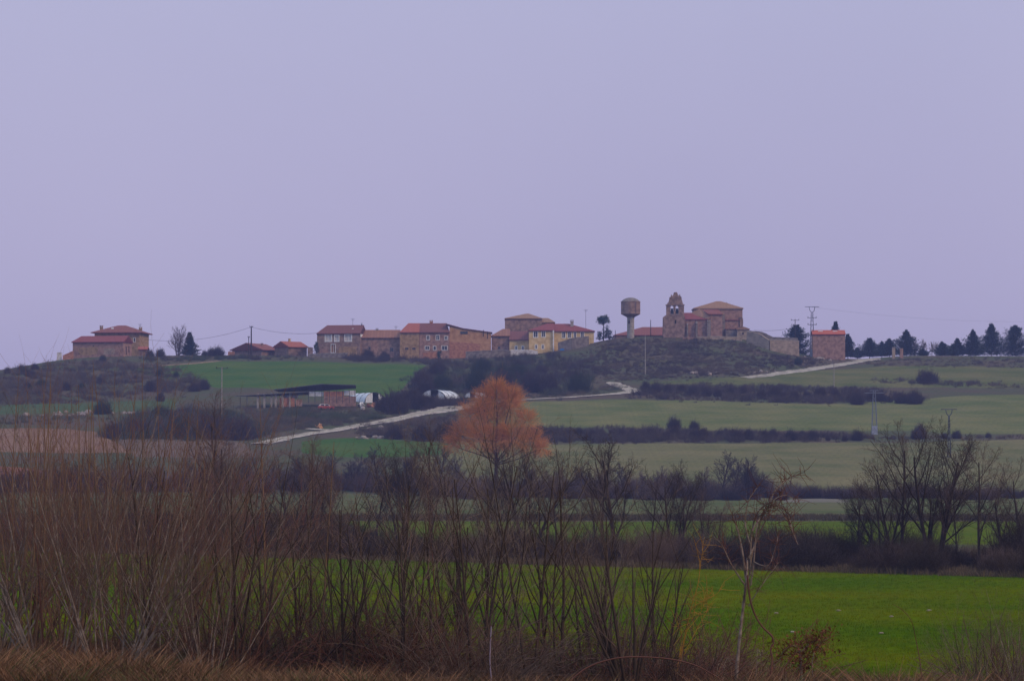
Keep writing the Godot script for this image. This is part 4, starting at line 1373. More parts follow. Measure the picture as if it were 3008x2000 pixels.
func build_far_trees():
	# conifers on the right of the hill, one by one
	for q in [[2366, 1052, 955, 100, 962, .7, "broad dark cypress left of orange roofed store, under the crossarm pole", 2340],
		[2462, 1052, 948, 84, 970, 1.1, "dark conifer whose tip shows above the orange roof", 2456],
		[2493, 1050, 983, 56, 964, 1.0, "narrow dark conifer just right of the orange roofed store", 2492]]:
		conifer(q[6], q[7], q[1], q[2], q[3], q[4], q[5], M.needle, "conifer", "conifers by the orange roofed store")
	var one := "dark feathery conifer in the loose row along the right hilltop"
	for q in [[2520, 1052, 1024, 40, 1.1, one], [2556, 1050, 994, 78, 1.0, one], [2592, 1048, 1006, 44, 1.1, one], [2614, 1046, 998, 64, .9, one],
		[2664, 1046, 974, 104, 1.0, "widest feathery conifer in the row, beside the gate pillars"], [2711, 1046, 1028, 36, 1.1, one], [2770, 1046, 1006, 62, 1.1, one], [2800, 1046, 1016, 44, 1.0, one],
		[2814, 1046, 998, 66, 1.1, one], [2860, 1046, 972, 76, 1.0, "slender pointed conifer next to the tallest spired one"], [2914, 1046, 952, 112, 1.25, "tall conifer with a long thin spire at its top"],
		[2985, 1048, 960, 116, .7, "big rounded dense evergreen at the end of the conifer row"], [3060, 1048, 970, 96, .9, one]]:
		conifer(q[5], q[0], q[1], q[2], q[3], 960.0 + fmod(q[0] * 7.0, 23.0), q[4], M.needle)
	conifer("small dark spruce beside the bare tree near left farmhouse", 556, 1046, 977, 46, 958, 1.0, M.needle, "conifer", "")
	# lollipop tree beside the yellow house
	var d := 957.0
	var s := px(d)
	var t := thing("round_tree", "dark round crowned evergreen tree on thin trunk beside yellow house", "tree", P(1773, 992, d))
	var mb := MB.new()
	mb.tube(PackedVector3Array([Vector3(0, -1, 0), Vector3(.05, 2.5, 0), Vector3(0, 4.6, 0)]), 0.2, 0.1, 7)
	var c := MB.new()
	for k in 90:
		var dir := rv().normalized()
		dir.y = absf(dir.y) * 1.0 - 0.25
		var e := Vector3(0, 4.9, 0) + dir * Vector3(2.0, 2.5, 2.0) * pow(rng.randf(), .4)
		mb.tube(PackedVector3Array([Vector3(0, 3.6 + rng.randf(), 0), e]), 0.05, 0.015, 3)
		for q in 26:
			var b := e + rv() * .42
			c.tri(b, b + rv() * .24, b + rv() * .24)
	part("trunk", mb, M.bark, t)
	part("crown", c, M.leaf, t)
	for q in [[1780, 985, 3.4], [1790, 988, 2.4], [1762, 990, 2.2]]:
		var g := P(q[0], q[1] + 6, 952.0)
		leafy_bush("dark evergreen shrub at the foot of round crowned tree", g, q[2] * .55, q[2], M.leaf, "shrubs under the round tree")
	leafy_bush("small dark evergreen shrub at left corner of white windowed house", P(928, 1036, 950.0), 0.9, 3.0, M.leaf, "")
	leafy_bush("pointed dark green shrub before the stone house with six windows", P(1290, 1066, 942.0), 1.1, 3.4, M.leaf, "")
	# bare trees on the skyline
	var S := {"seg": [5, 3, 3, 2], "wob": [.1, .16, .2, .2], "up": [.05, .12, .1, .05], "tap": [.3, .35, .4, .4], "sides": [5, 4, 3, 3], "n": [16, 9, 6], "t0": [.2, .15, .1], "lr": [.62, .5, .5], "ang": [.75, .6, .6], "rr": [.5, .5, .6], "tl": 1, "minr": .013}
	var tr := plant("bare_tree", "bare spreading tree beside dark spruce near left farmhouse", "tree", "", S, 3, .3, .3, 6.0, .16, M.bark, M.twig)
	tr.position = P(520, 1050, 956.0)
	tr.scale = Vector3(1.7, 1.35, 1.7)
	var used := {}
	var po := [plant("bare_tree", "thin pale bare tree among the hilltop conifers", "tree", "bare trees among the conifers", S, 2, .2, .25, 4.6, .1, M.bark, M.twig_pale)]
	for u in [2690, 2716, 2740, 2752]:
		place(po, used, 0, P(u, 1046, 975.0 + u % 7), u, Vector3.ONE * rng.randf_range(.85, 1.1))

func leafy_bush(label: String, at: Vector3, r: float, h: float, m: Material, group: String):
	var t := thing("evergreen_shrub", label, "shrub", at, 0.0, group)
	var c := MB.new()
	var w := MB.new()
	for k in 40:
		var a := rng.randf() * TAU
		var f := rng.randf()
		var rr := r * sqrt(rng.randf()) * (1.0 - f * .5)
		var e := Vector3(cos(a) * rr, h * f, sin(a) * rr)
		w.tube(PackedVector3Array([Vector3(0, -.4, 0), e]), .03, .01, 3)
		for q in 18:
			var b := e + rv() * .3
			c.tri(b, b + rv() * .22, b + rv() * .22)
	part("stem", w, M.bark, t)
	part("foliage", c, m, t)

# tangle of bare shoots used for thickets on the hill
func tangle(shoots: int, h: float, r: float, w: float) -> MB:
	var mb := MB.new()
	for k in shoots:
		var a := rng.randf() * TAU
		var q := r * sqrt(rng.randf())
		var hh := h * sqrt(maxf(0.05, 1.0 - pow(q / r, 2.0) * .85)) * rng.randf_range(.4, 1.0) * (1.0 if rng.randf() < .9 else 1.25)
		var o := Vector3(cos(a) * q * .55, -0.2, sin(a) * q * .55)
		var e := Vector3(cos(a) * q, hh, sin(a) * q) + rv() * .15
		var m := o.lerp(e, .5) + rv() * .18
		mb.tube(PackedVector3Array([o, m, e]), w, w * .5, 3)
		for j in 5:
			var b := o.lerp(e, rng.randf_range(.3, .95))
			mb.tube(PackedVector3Array([b, b + (rv() + Vector3(0, .5, 0)) * h * .22]), w * .7, w * .3, 3)
	return mb

func build_scrub():
	# zones: outline in pixels, number, height range, colours
	var dk := Color(.080, .060, .052)
	var br := Color(.130, .100, .072)
	var gr := Color(.072, .088, .046)
	var zones := [
		["scrub_thicket", "dark bare scrub covering the left end of the hill", [[-60, 1105], [170, 1066], [330, 1062], [420, 1072], [520, 1086], [620, 1130], [580, 1150], [400, 1160], [300, 1182], [-60, 1195]], 950, .7, 1.9, dk, br],
		["scrub_thicket", "bare brushwood fringe along the hilltop left of the cottages", [[420, 1050], [660, 1048], [900, 1048], [905, 1056], [640, 1058], [420, 1068]], 150, .7, 1.7, dk, gr],
		["scrub_thicket", "purple brown brushwood below the row of village houses", [[1000, 1052], [1180, 1052], [1340, 1062], [1330, 1078], [1180, 1064], [1010, 1062]], 120, .9, 2.2, dk, dk],
		["scrub_thicket", "dense dark thicket below the yellow house", [[1190, 1110], [1260, 1092], [1360, 1066], [1500, 1048], [1640, 1044], [1700, 1060], [1740, 1130], [1640, 1160], [1500, 1165], [1330, 1165], [1200, 1155]], 760, .9, 2.5, dk, gr],
		["scrub_thicket", "dull brown scrub covering the mound below the church", [[1700, 1040], [1790, 1002], [1960, 996], [2190, 1000], [2260, 1040], [2350, 1048], [2480, 1058], [2440, 1066], [2200, 1103], [1900, 1118], [1830, 1120], [1720, 1110]], 2600, .35, 1.15, dk, br],
		["hedge_bank", "dark bramble hedge bank between the two upper olive fields", [[1830, 1166], [1950, 1132], [2200, 1134], [2500, 1142], [2720, 1172], [2700, 1184], [2400, 1186], [2000, 1178]], 700, .8, 2.0, dk, Color(.085, .062, .055)],
		["hedge_bank", "dark bramble hedge bank between lower olive fields", [[1560, 1260], [1900, 1264], [2300, 1276], [2560, 1284], [2560, 1292], [2300, 1298], [1900, 1302], [1560, 1300]], 620, .8, 1.9, dk, Color(.085, .062, .055)],
		["hedge_bank", "thin brown hedge line along the right lower field edge", [[2560, 1284], [2800, 1284], [3100, 1282], [3100, 1290], [2560, 1292]], 90, .4, 1.0, br, dk],
		["hedge_bank", "dark scrub strip in the right upper fields", [[2560, 1118], [2700, 1118], [2790, 1122], [3060, 1136], [3060, 1142], [2700, 1132], [2560, 1126]], 170, .6, 1.5, dk, br],
		["scrub_thicket", "patchy brown scrub along the right hilltop edge", [[2560, 1060], [2700, 1052], [3080, 1054], [3080, 1086], [2700, 1080], [2540, 1074]], 330, .3, .9, br, dk],
		["scrub_thicket", "bluish grey thicket on the slope left of hangar", [[300, 1280], [430, 1225], [640, 1215], [740, 1240], [780, 1285], [600, 1292], [320, 1292]], 420, 1.3, 3.4, dk, gr],
		["scrub_thicket", "dark brambles on the bank below the open hangar", [[700, 1200], [900, 1204], [1050, 1206], [1180, 1200], [1230, 1205], [1080, 1238], [940, 1258], [780, 1275]], 520, .7, 1.6, gr, br],
		["scrub_thicket", "bare scrub around the plastic tunnels", [[1120, 1190], [1180, 1165], [1300, 1185], [1400, 1180], [1340, 1196], [1230, 1208]], 160, 1.0, 2.6, dk, dk],
		["scrub_thicket", "bramble patch below the track beside orange willow", [[1060, 1266], [1200, 1240], [1340, 1220], [1350, 1296], [1220, 1296], [1060, 1284]], 260, .8, 1.9, dk, br],
		["scrub_thicket", "grey green scrub strip beside the upper track bend", [[1560, 1168], [1700, 1150], [1800, 1130], [1860, 1142], [1780, 1154], [1600, 1168]], 110, .5, 1.2, gr, br],
		["scrub_thicket", "left lower field bushes around the stone heap", [[-60, 1228], [200, 1222], [500, 1210], [520, 1222], [300, 1246], [-60, 1250]], 120, .5, 1.2, br, gr],
	]
	var shapes := [tangle(34, 1.0, .8, .012), tangle(34, 1.0, .95, .012), tangle(38, 1.0, .7, .012)]
	for z in zones:
		var poly := PackedVector2Array()
		var bb := Rect2(z[2][0][0], z[2][0][1], 0, 0)
		for p in z[2]:
			poly.append(Vector2(p[0], p[1]))
			bb = bb.expand(Vector2(p[0], p[1]))
		var xf: Array[Transform3D] = []
		var cl := PackedColorArray()
		var tries := 0
		while xf.size() < z[3] and tries < 20000:
			tries += 1
			var q := bb.position + Vector2(rng.randf(), rng.randf()) * bb.size
			if not Geometry2D.is_point_in_polygon(q, poly): continue
			q += Vector2(rng.randfn(0, 9), rng.randfn(0, clampf(bb.size.y * .09, 3.0, 8.0)))
			var g := hit(q.x, q.y, 300.0)
			var cn := clampf(.5 + noise.get_noise_2d(g.x * 3.0, g.z * 3.0) * 1.6, 0, 1)
			var h: float = lerpf(z[4] * .6, z[5], clampf(cn * .5 + pow(rng.randf(), 1.6) * .7, 0, 1))
			if not Geometry2D.is_point_in_polygon(q, poly): h *= .55
			xf.append(Transform3D(Basis(Vector3.UP, rng.randf() * TAU).scaled(Vector3(h * rng.randf_range(1.0, 1.5), h, h * rng.randf_range(1.0, 1.5))), g))
			var ca: Color = z[6]
			cl.append(ca.lerp(z[7], clampf(.5 + noise.get_noise_2d(g.x * 2.0 + 90, g.z * 2.0) * 1.8, 0, 1)) * rng.randf_range(.75, 1.25))
		scatter(z[0], z[1], "thicket", shapes[rng.randi() % 3], M.scrub, xf, cl)
	# single bushes that stand out on the hill
	var banks := []
	for k in 22: banks.append([1900.0 + k * 37.0 + rng.randf_range(-14, 14), 1150.0 + k * 1.4 + rng.randf_range(-6, 8), rng.randf_range(14, 34), 0])
	for k in 24: banks.append([1580.0 + k * 41.0 + rng.randf_range(-14, 14), 1278.0 + k * .6 + rng.randf_range(-6, 8), rng.randf_range(14, 36), 0])
	for k in 16: banks.append([1230.0 + rng.randf() * 480.0, 1085.0 + rng.randf() * 60.0, rng.randf_range(22, 50), 2 if k % 3 == 0 else 0])
	for k in 16: banks.append([60.0 + rng.randf() * 500.0, 1095.0 + rng.randf() * 70.0, rng.randf_range(12, 26), 2 if k % 3 == 0 else 0])
	var protos := []
	for k in 3:
		var t := thing("bare_bush", "rounded dark bare bush standing out on the hillside", "bush", Vector3.ZERO, 0, "rounded bushes on the hillside")
		part("shoots", tangle(260, 1.0, .62, .010), [M.twig_dark, M.twig_dark, M.ivy][k], t)
		protos.append(t)
	var used := {}
	for q in [[300, 1216, 40, 2], [520, 1290, 66, 2], [400, 1285, 60, 0], [330, 1288, 48, 0], [620, 1290, 80, 0], [700, 1292, 70, 0], [470, 1240, 50, 2], [470, 1180, 30, 0], [570, 1150, 30, 0],
		[440, 1150, 34, 0], [600, 1145, 34, 0], [1155, 1215, 70, 0], [1205, 1195, 60, 0], [1240, 1140, 54, 0], [1300, 1150, 56, 2], [1480, 1150, 60, 0], [1560, 1152, 62, 0], [1610, 1155, 60, 0], [1700, 1152, 58, 2], [1250, 1165, 60, 0], [1400, 1150, 70, 2],
		[2718, 1128, 44, 0], [2736, 1128, 40, 0], [2345, 1072, 24, 2], [2690, 1188, 44, 0], [2650, 1186, 36, 0], [2520, 1190, 40, 0], [2590, 1180, 30, 0],
		[2696, 1290, 34, 0], [2704, 1288, 44, 0], [2776, 1288, 18, 0], [2812, 1288, 26, 0], [2905, 1286, 16, 0], [1980, 1262, 40, 0], [2040, 1264, 30, 0], [1130, 1060, 30, 0], [1080, 1056, 34, 0], [300, 1062, 20, 2],
		[440, 1048, 22, 0], [470, 1048, 26, 0], [620, 1046, 26, 0], [640, 1046, 30, 0], [600, 1046, 18, 0], [20, 1098, 20, 0], [60, 1092, 22, 0], [100, 1086, 20, 0], [1232, 1202, 50, 0], [1258, 1200, 40, 0], [1120, 1205, 40, 0], [1160, 1290, 40, 0], [1240, 1295, 50, 0], [1310, 1290, 56, 0]] + banks:
		var g := hit(q[0], q[1], 300.0)
		var h: float = q[2] * px(-g.z) * 1.1
		var lb := "rounded dark bare bush on the hillside"
		for w in [[0, 700, 1040, 1070, "small bare bush on the hilltop near left farmhouse"], [0, 160, 1070, 1110, "small bare bush on the hill's left skyline"], [0, 620, 1100, 1190, "dark bare bush at the lower edge of left hill scrub"], [280, 320, 1200, 1230, "single dark bush beside the pale stone heap"], [320, 760, 1230, 1300, "large bare bush in the thicket left of hangar"],
			[1100, 1240, 1185, 1230, "tall bare bush standing before the plastic tunnels"], [1230, 1720, 1135, 1170, "dark bare bush in the thicket below yellow house"], [1060, 1150, 1050, 1070, "bare bush under the wall of rustic barn"], [2690, 2760, 1100, 1130, "tall dark bush clump in the right upper field strip"], [2500, 2700, 1170, 1195, "bare bush at the end of upper hedge bank"], [2690, 2920, 1280, 1295, "bare bush along the thin right hedge line"], [1560, 2600, 1255, 1310, "bare bush in the lower hedge bank below olive field"], [1890, 2740, 1135, 1196, "bare bush in the upper hedge bank below church mound"], [1220, 1720, 1080, 1150, "bare bush high in the thicket below yellow house"], [0, 620, 1070, 1190, "bare bush among left hill scrub"], [1150, 1320, 1280, 1300, "bare bush below the track beside orange willow"], [2330, 2360, 1060, 1080, "round bush on slope below churchyard wall"]]:
			if q[0] >= w[0] and q[0] <= w[1] and q[1] >= w[2] and q[1] <= w[3]:
				lb = w[4]
				break
		place(protos, used, q[3], g, rng.randf() * TAU, Vector3(h * rng.randf_range(.65, 1.1), h, h * .8), lb, lb)

func build_plain_trees():
	# orange willow: trunk and limbs to the lobes of its crown, each lobe a spray of fine orange twigs
	var g := hit(1455, 1462, 300.0)
	var k0 := px(-g.z)
	var w := thing("orange_willow", "bare willow with a dense haze of orange twigs", "tree", g)
	var tk := MB.new()
	var cr := MB.new()
	var fork := Vector3(.2, 120 * k0, 0)
	tk.tube(PackedVector3Array([Vector3(0, -.5, 0), Vector3(.1, 60 * k0, 0), fork]), .34, .26, 8)
	for q in [[1462, 1175, 62, 0], [1428, 1205, 46, 1.5], [1500, 1200, 52, -1], [1392, 1222, 46, 1], [1536, 1240, 44, 1.2], [1455, 1240, 66, -2], [1374, 1282, 56, -.6], [1415, 1290, 60, 2.2], [1498, 1290, 62, 1.8], [1545, 1305, 54, -1.4], [1574, 1318, 34, .8], [1345, 1305, 34, .5], [1460, 1300, 60, 0], [1462, 1146, 40, .4], [1428, 1176, 44, -.8], [1498, 1172, 44, .9]]:
		var cp := Vector3((q[0] - 1457.0) * k0 * 1.16, (1462.0 - q[1]) * k0, q[3])
		var rad: float = q[2] * k0
		var limb := PackedVector3Array([fork.lerp(Vector3(0, 60 * k0, 0), rng.randf() * .4)])
		for j in 4:
			limb.append(limb[0].lerp(cp, (j + 1) / 4.0) + Vector3(0, sin((j + 1) / 4.0 * PI) * -.25, 0) + rv() * .16)
		tk.tube(limb, .13, .05, 5)
		for j in int(110 * rad):
			var dr := (rv() + Vector3(0, .25, 0)).normalized()
			var p0 := cp + dr * rad * rng.randf_range(.05, .6)
			var p1 := cp + dr * rad * rng.randf_range(.75, 1.08) + rv() * .3
			cr.tube(PackedVector3Array([p0, p0.lerp(p1, .5) + rv() * .12, p1]), .02, .010, 3)
			for e in 3:
				var b := p0.lerp(p1, rng.randf_range(.3, 1.0))
				cr.tube(PackedVector3Array([b, b + (dr + rv() * .9) * rng.randf_range(.3, .8)]), .013, .007, 3)
	part("trunk", tk, M.bark, w)
	part("crown", cr, M.orange_twig, w)
	# grey bare trees along the lane at the far side of the plain
	var S2 := {"seg": [5, 4, 3, 2], "wob": [.10, .18, .2, .22], "up": [.05, .10, .08, .05], "tap": [.3, .35, .4, .4], "sides": [6, 4, 3, 3], "n": [16, 12, 10], "t0": [.22, .15, .1], "lr": [.58, .5, .5], "ang": [.8, .75, .8], "rr": [.5, .5, .6], "tl": 1, "minr": .014}
	var pr := []
	for k in 3:
		pr.append(plant("lane_tree", "grey bare bushy tree along the lane below the olive fields", "tree", "bare trees along the lane", S2, 1 + k % 2, .3, .15, 6.0, .14, M.bark, [M.twig, M.twig_dark, M.twig_dark][k]))
	var used := {}
	for q in [[2190, 1470, 140, 1], [2150, 1468, 130, 2], [2230, 1470, 110, 1], [2070, 1468, 120, 0], [1990, 1465, 110, 0], [1945, 1466, 120, 0], [2110, 1468, 150, 2], [2260, 1470, 80, 0], [1560, 1462, 120, 1], [1640, 1462, 110, 0], [1710, 1462, 100, 1], [1780, 1464, 120, 0],
		[880, 1440, 110, 1], [960, 1440, 120, 2], [1040, 1442, 120, 1], [1120, 1442, 140, 2], [1200, 1442, 130, 1], [1280, 1445, 150, 2], [1340, 1446, 140, 0], [800, 1438, 120, 0], [720, 1438, 110, 1], [640, 1438, 130, 0], [560, 1436, 100, 1], [470, 1436, 90, 0], [380, 1436, 80, 1], [300, 1436, 70, 0], [200, 1436, 70, 1], [90, 1436, 60, 0], [1840, 1464, 110, 2], [1890, 1464, 100, 0]]:
		var p := hit(q[0], q[1], 300.0)
		var hh: float = q[2] * px(-p.z) / 7.2
		place(pr, used, q[3], p, rng.randf() * TAU, Vector3(hh * 1.15, hh, hh * 1.15))
	var sh := []
	for k in 2:
		var t := thing("lane_bush", "purple grey bare bush in the hedge along the lane", "bush", Vector3.ZERO, 0, "bushes along the lane")
		part("shoots", tangle(300, 1.0, .7, .007), M.twig_dark if k == 0 else M.twig, t)
		sh.append(t)
	var us2 := {}
	for k in 110:
		var u := -60.0 + k * 29.0 + rng.randf_range(-10, 10)
		var vb := 1440.0 if u < 1300.0 else 1466.0
		var hpx := rng.randf_range(22, 48) if u > 2250.0 else rng.randf_range(35, 75)
		var p := hit(u, vb + rng.randf_range(-9, 6), 300.0)
		var s := hpx * px(-p.z)
		place(sh, us2, rng.randi() % 2, p, rng.randf() * TAU, Vector3(s * rng.randf_range(1.0, 1.7), s, s * 1.2))
	# dark grass verge between the strips
	var bl := blades(12, 0.5, .04, .3, .6)
	var xf: Array[Transform3D] = []
	var cl := PackedColorArray()
	for k in 5000:
		var p := hit(rng.randf_range(-60, 3070), rng.randf_range(1518, 1530), 225.0)
		xf.append(Transform3D(Basis(Vector3.UP, rng.randf() * TAU).scaled(Vector3.ONE * rng.randf_range(.6, 1.2)), p))
		cl.append(Color(.06, .05, .03).lerp(Color(.10, .08, .05), rng.randf()))
	scatter("verge_grass", "dark rank grass along the ditch between two green strips", "grass", bl, M.dry, xf, cl)

func build_hedge():
	# the dark hedge closing the green field, with bare trees standing in it
	var S := {"seg": [6, 5, 4, 2, 1], "wob": [.08, .14, .18, .2, .2], "up": [.03, .08, .06, .04, .02], "tap": [.35, .3, .35, .4, .4], "sides": [7, 5, 3, 3, 3], "n": [8, 10, 10, 4], "t0": [.2, .15, .1, .2], "lr": [.72, .5, .48, .45], "ang": [.62, .7, .7, .7], "rr": [.58, .45, .5, .6], "tl": 2, "tip": .55, "minr": .0055}
	var pr := []
	for k in 4:
		pr.append(plant("hedge_tree", "bare dark tree with upswept branches standing in the field hedge", "tree", "bare trees in the field hedge", S, 1 + k % 3, .3, .34, 6.2, .12, M.bark, M.twig_dark if k % 2 == 0 else M.twig))
	var used := {}
	var edge := func(u: float) -> float: return 1616.0 + (u + 150.0) / 3350.0 * 90.0
	for q in [[2515, 300, 0], [2640, 390, 1], [2590, 250, 2], [2755, 400, 2], [2720, 330, 0], [2815, 260, 3], [2880, 380, 3], [2960, 330, 0], [3010, 300, 1], [1830, 470, 0], [1760, 300, 1], [1990, 270, 2], [2100, 180, 3], [2070, 200, 1],
		[1650, 280, 3], [1560, 320, 2], [1480, 300, 1], [1400, 330, 0], [1270, 360, 1], [1320, 280, 3], [1180, 300, 2], [1080, 310, 0], [990, 290, 3], [930, 310, 1], [880, 270, 2], [800, 260, 0], [720, 280, 3], [640, 420, 1], [600, 250, 2], [500, 250, 0], [380, 240, 1], [260, 260, 2], [140, 240, 3], [30, 260, 0], [1900, 250, 3]]:
		var g := hit(q[0], edge.call(q[0]) - 22.0)
		var s: float = q[1] * px(-g.z) / 7.3
		place(pr, used, q[2], g, rng.randf() * TAU, Vector3(s * 1.05, s, s * 1.05))
	var sh := []
	for k in 3:
		var t := thing("hedge_bush", "dark purplish bare bush in the hedge behind green field", "bush", Vector3.ZERO, 0, "bushes of the field hedge")
		part("shoots", tangle(420, 1.0, .72, .0048), [M.twig_dark, M.bark, M.twig][k], t)
		sh.append(t)
	var us := {}
	for k in 150:
		var u := -120.0 + k * 21.5 + rng.randf_range(-9, 9)
		var g := hit(u, edge.call(u) - rng.randf_range(3, 30))
		var hp := lerpf(42, 128, pow(rng.randf(), 1.3))
		if u > 2860.0: hp *= 1.5
		var s := hp * px(-g.z)
		place(sh, us, 2 if rng.randf() < .22 else rng.randi() % 2, g, rng.randf() * TAU, Vector3(s * rng.randf_range(.9, 1.5), s, s * 1.1))
	# dry grass at the hedge foot
	var bl := blades(14, 0.45, .03, .25, .7)
	var xf: Array[Transform3D] = []
	var cl := PackedColorArray()
	for k in 3500:
		var u := rng.randf_range(-150, 3150)
		var g := hit(u, edge.call(u) - rng.randf_range(-1, 16))
		xf.append(Transform3D(Basis(Vector3.UP, rng.randf() * TAU).scaled(Vector3.ONE * rng.randf_range(.6, 1.3)), g))
		cl.append(Color(.07, .05, .035).lerp(Color(.15, .11, .07), rng.randf()))
	scatter("hedge_foot_grass", "dry brown grass along the foot of the field hedge", "grass", bl, M.dry, xf, cl)

func fg(u: float, d: float) -> Vector3:
	var p := P(u, 1950, d)
	return G(p.x, p.z)

func build_foreground():
	# slender wands of willow, many stems from one stool
	var W := {"seg": [9, 4], "wob": [.08, .16], "up": [.03, .06], "tap": [.18, .35], "sides": [5, 3], "n": [17], "t0": [.22], "lr": [.27], "ang": [.62], "rr": [.45], "tl": 1, "tip": .6, "minr": .0018}
	var W2 := {"seg": [8, 4, 2], "wob": [.10, .13, .16], "up": [.03, .05, .03], "tap": [.18, .3, .4], "sides": [5, 4, 3], "n": [11, 8], "t0": [.22, .12], "lr": [.42, .38], "ang": [.58, .6], "rr": [.5, .5], "tl": 1, "tip": .5, "minr": .0017}
	var pw := [
		plant("willow_clump", "dense clump of straight reddish brown wands on the bank", "shrub", "wand clumps on the bank", W, 24, .4, .66, 3.7, .014, M.wand, M.twig_red, ["stems", "twigs"]),
		plant("willow_clump", "dense clump of straight greyish brown stems with fine twigs on bank", "shrub", "grey stemmed clumps on the bank", W2, 17, .35, .72, 3.4, .015, M.bark_pale, M.twig, ["stems", "twigs"]),
		plant("willow_clump", "dense clump of dark red twiggy stems on the bank", "shrub", "red twigged clumps on the bank", W2, 13, .4, .72, 3.1, .014, M.bark_red, M.twig_red, ["stems", "twigs"]),
	]
	var used := {}
	# [u, depth, top row, proto]
	for q in [[40, 38, 1090, 0], [150, 37, 1180, 1], [215, 40, 1110, 0], [330, 36.5, 1230, 1], [400, 39, 1070, 0], [480, 37, 1300, 1], [560, 40, 1240, 2], [640, 40, 1240, 2], [90, 41, 1230, 2], [270, 42, 1200, 2], [-40, 38, 1150, 1], [720, 41, 1290, 2], [610, 36.5, 1480, 1],
		[2960, 38, 1790, 2], [3040, 37, 1740, 1], [2870, 40, 1810, 1]]:
		var g := fg(q[0], q[1])
		var lv: float = LEVEL + -g.y / q[1] * F
		var h: float = (lv - q[2]) * px(q[1])
		var ph := 3.7 if q[3] == 0 else 3.3
		place(pw, used, q[3], g, rng.randf() * TAU, Vector3(h / ph * .95, h / ph, h / ph * .95))
	# long single wands standing above the clumps
	var ww := []
	for k in 3:
		ww.append(plant("tall_wand", "tall thin bare wand rising above the clumps on the bank", "shrub", "tall wands above the bank", {"seg": [12, 3], "wob": [.035, .1], "up": [.05, .1], "tap": [.16, .4], "sides": [5, 3], "n": [9], "t0": [.3], "lr": [.07], "ang": [.5], "rr": [.4], "tl": 2, "tip": .8, "minr": .0018}, 1, 0, .07, 4.0, .017, [M.wand, M.bark_red, M.wand][k], M.twig_red, ["stem", "twigs"]))
	var uw := {}
	for q in [[62, 1036], [124, 1040], [141, 1030], [83, 1084], [202, 1048], [178, 1090], [226, 1000], [262, 1054], [323, 1060], [345, 1040], [375, 971], [415, 1090], [522, 1100], [249, 1120], [101, 1143], [21, 1134], [609, 1090], [781, 1084], [940, 1230], [1305, 1230], [290, 1150], [158, 1130], [45, 1160]]:
		var g := fg(q[0] + rng.randf_range(-25, 25), 37.0 + rng.randf() * 4.0)
		var h: float = (LEVEL + g.y / g.z * F - q[1]) * px(-g.z)
		place(ww, uw, rng.randi() % 3, g, rng.randf() * TAU, Vector3(1, h / 4.0, 1))
	# young trees with one to four trunks
	var T := {"seg": [9, 6, 4, 2], "wob": [.06, .08, .10, .12], "up": [.02, .05, .05, .03], "tap": [.25, .25, .3, .4], "sides": [7, 5, 4, 3], "n": [8, 8, 6], "t0": [.25, .2, .15], "lr": [.62, .46, .42], "ang": [.55, .58, .6], "rr": [.62, .46, .5], "tl": 2, "tip": .55, "minr": .0018}
	var pt := [
		plant("young_tree", "young bare tree with dark trunk and rising branches on the bank", "tree", "dark young trees on the bank", T, 1, .05, .12, 3.2, .042, M.bark, M.twig_pink, ["trunk", "crown"]),
		plant("young_tree", "young bare tree with two or three dark trunks on the bank", "tree", "dark forked young trees on the bank", T, 3, .10, .25, 3.0, .030, M.bark, M.twig, ["trunk", "crown"]),
		plant("young_tree", "young bare tree with pale grey branching stems on the bank", "tree", "pale young trees on the bank", T, 2, .08, .24, 3.1, .026, M.bark, M.twig_pale, ["trunk", "crown"]),
		plant("young_tree", "vase shaped bare sapling with many dark stems spreading from one foot", "tree", "", {"seg": [9, 5, 3], "wob": [.06, .10, .14], "up": [.035, .05, .05], "tap": [.2, .25, .35], "sides": [6, 4, 3], "n": [10, 6], "t0": [.25, .15], "lr": [.36, .4], "ang": [.5, .55], "rr": [.45, .5], "tl": 1, "tip": .5, "minr": .0018}, 11, .12, .62, 2.5, .030, M.bark, M.twig, ["trunk", "crown"]),
	]
	var us := {}
	for q in [[690, 37, 1330, 1], [770, 38, 1290, 2], [1010, 37.5, 1400, 1], [1030, 38, 1330, 0], [1175, 37, 1270, 0], [1190, 37.5, 1350, 1], [1265, 38, 1300, 0], [1400, 37.5, 1280, 2], [1420, 39, 1330, 1], [1560, 38, 1250, 2], [1640, 38.5, 1330, 1], [1850, 36.5, 1480, 3], [1730, 39, 1450, 2], [1770, 40, 1420, 1], [560, 40, 1150, 0], [440, 38, 1260, 2], [120, 40, 1330, 0], [900, 39.5, 1400, 1], [1100, 40, 1350, 2], [1340, 40.5, 1320, 1], [1480, 40, 1350, 0], [1930, 39.5, 1470, 1], [2850, 37.5, 1800, 2], [2920, 38, 1770, 1], [2985, 39, 1760, 0]]:
		var g := fg(q[0], q[1])
		var lv: float = LEVEL + -g.y / q[1] * F
		var h: float = (lv - q[2]) * px(q[1])
		var ph: float = [3.5, 3.4, 3.5, 2.6][q[3]]
		place(pt, us, q[3], g, rng.randf() * TAU, Vector3.ONE * h / ph)
	# bramble tangle along the foot
	var pb := []
	var Bm := {"seg": [6, 3], "wob": [.22, .3], "up": [-.10, -.03], "tap": [.4, .4], "sides": [4, 3], "n": [9], "t0": [.1], "lr": [.3], "ang": [.9], "rr": [.6], "tl": 1, "tip": .8, "minr": .002}
	for k in 3:
		pb.append(plant("bramble", "low dark bramble tangle at the foot of the saplings", "bramble", "brambles along the bank", Bm, 46, .45, 1.0, 1.0, .006, [M.bark_red, M.twig_dark, M.twig][k], [M.bark_red, M.twig_dark, M.twig][k], ["canes", "twigs"]))
	var ub := {}
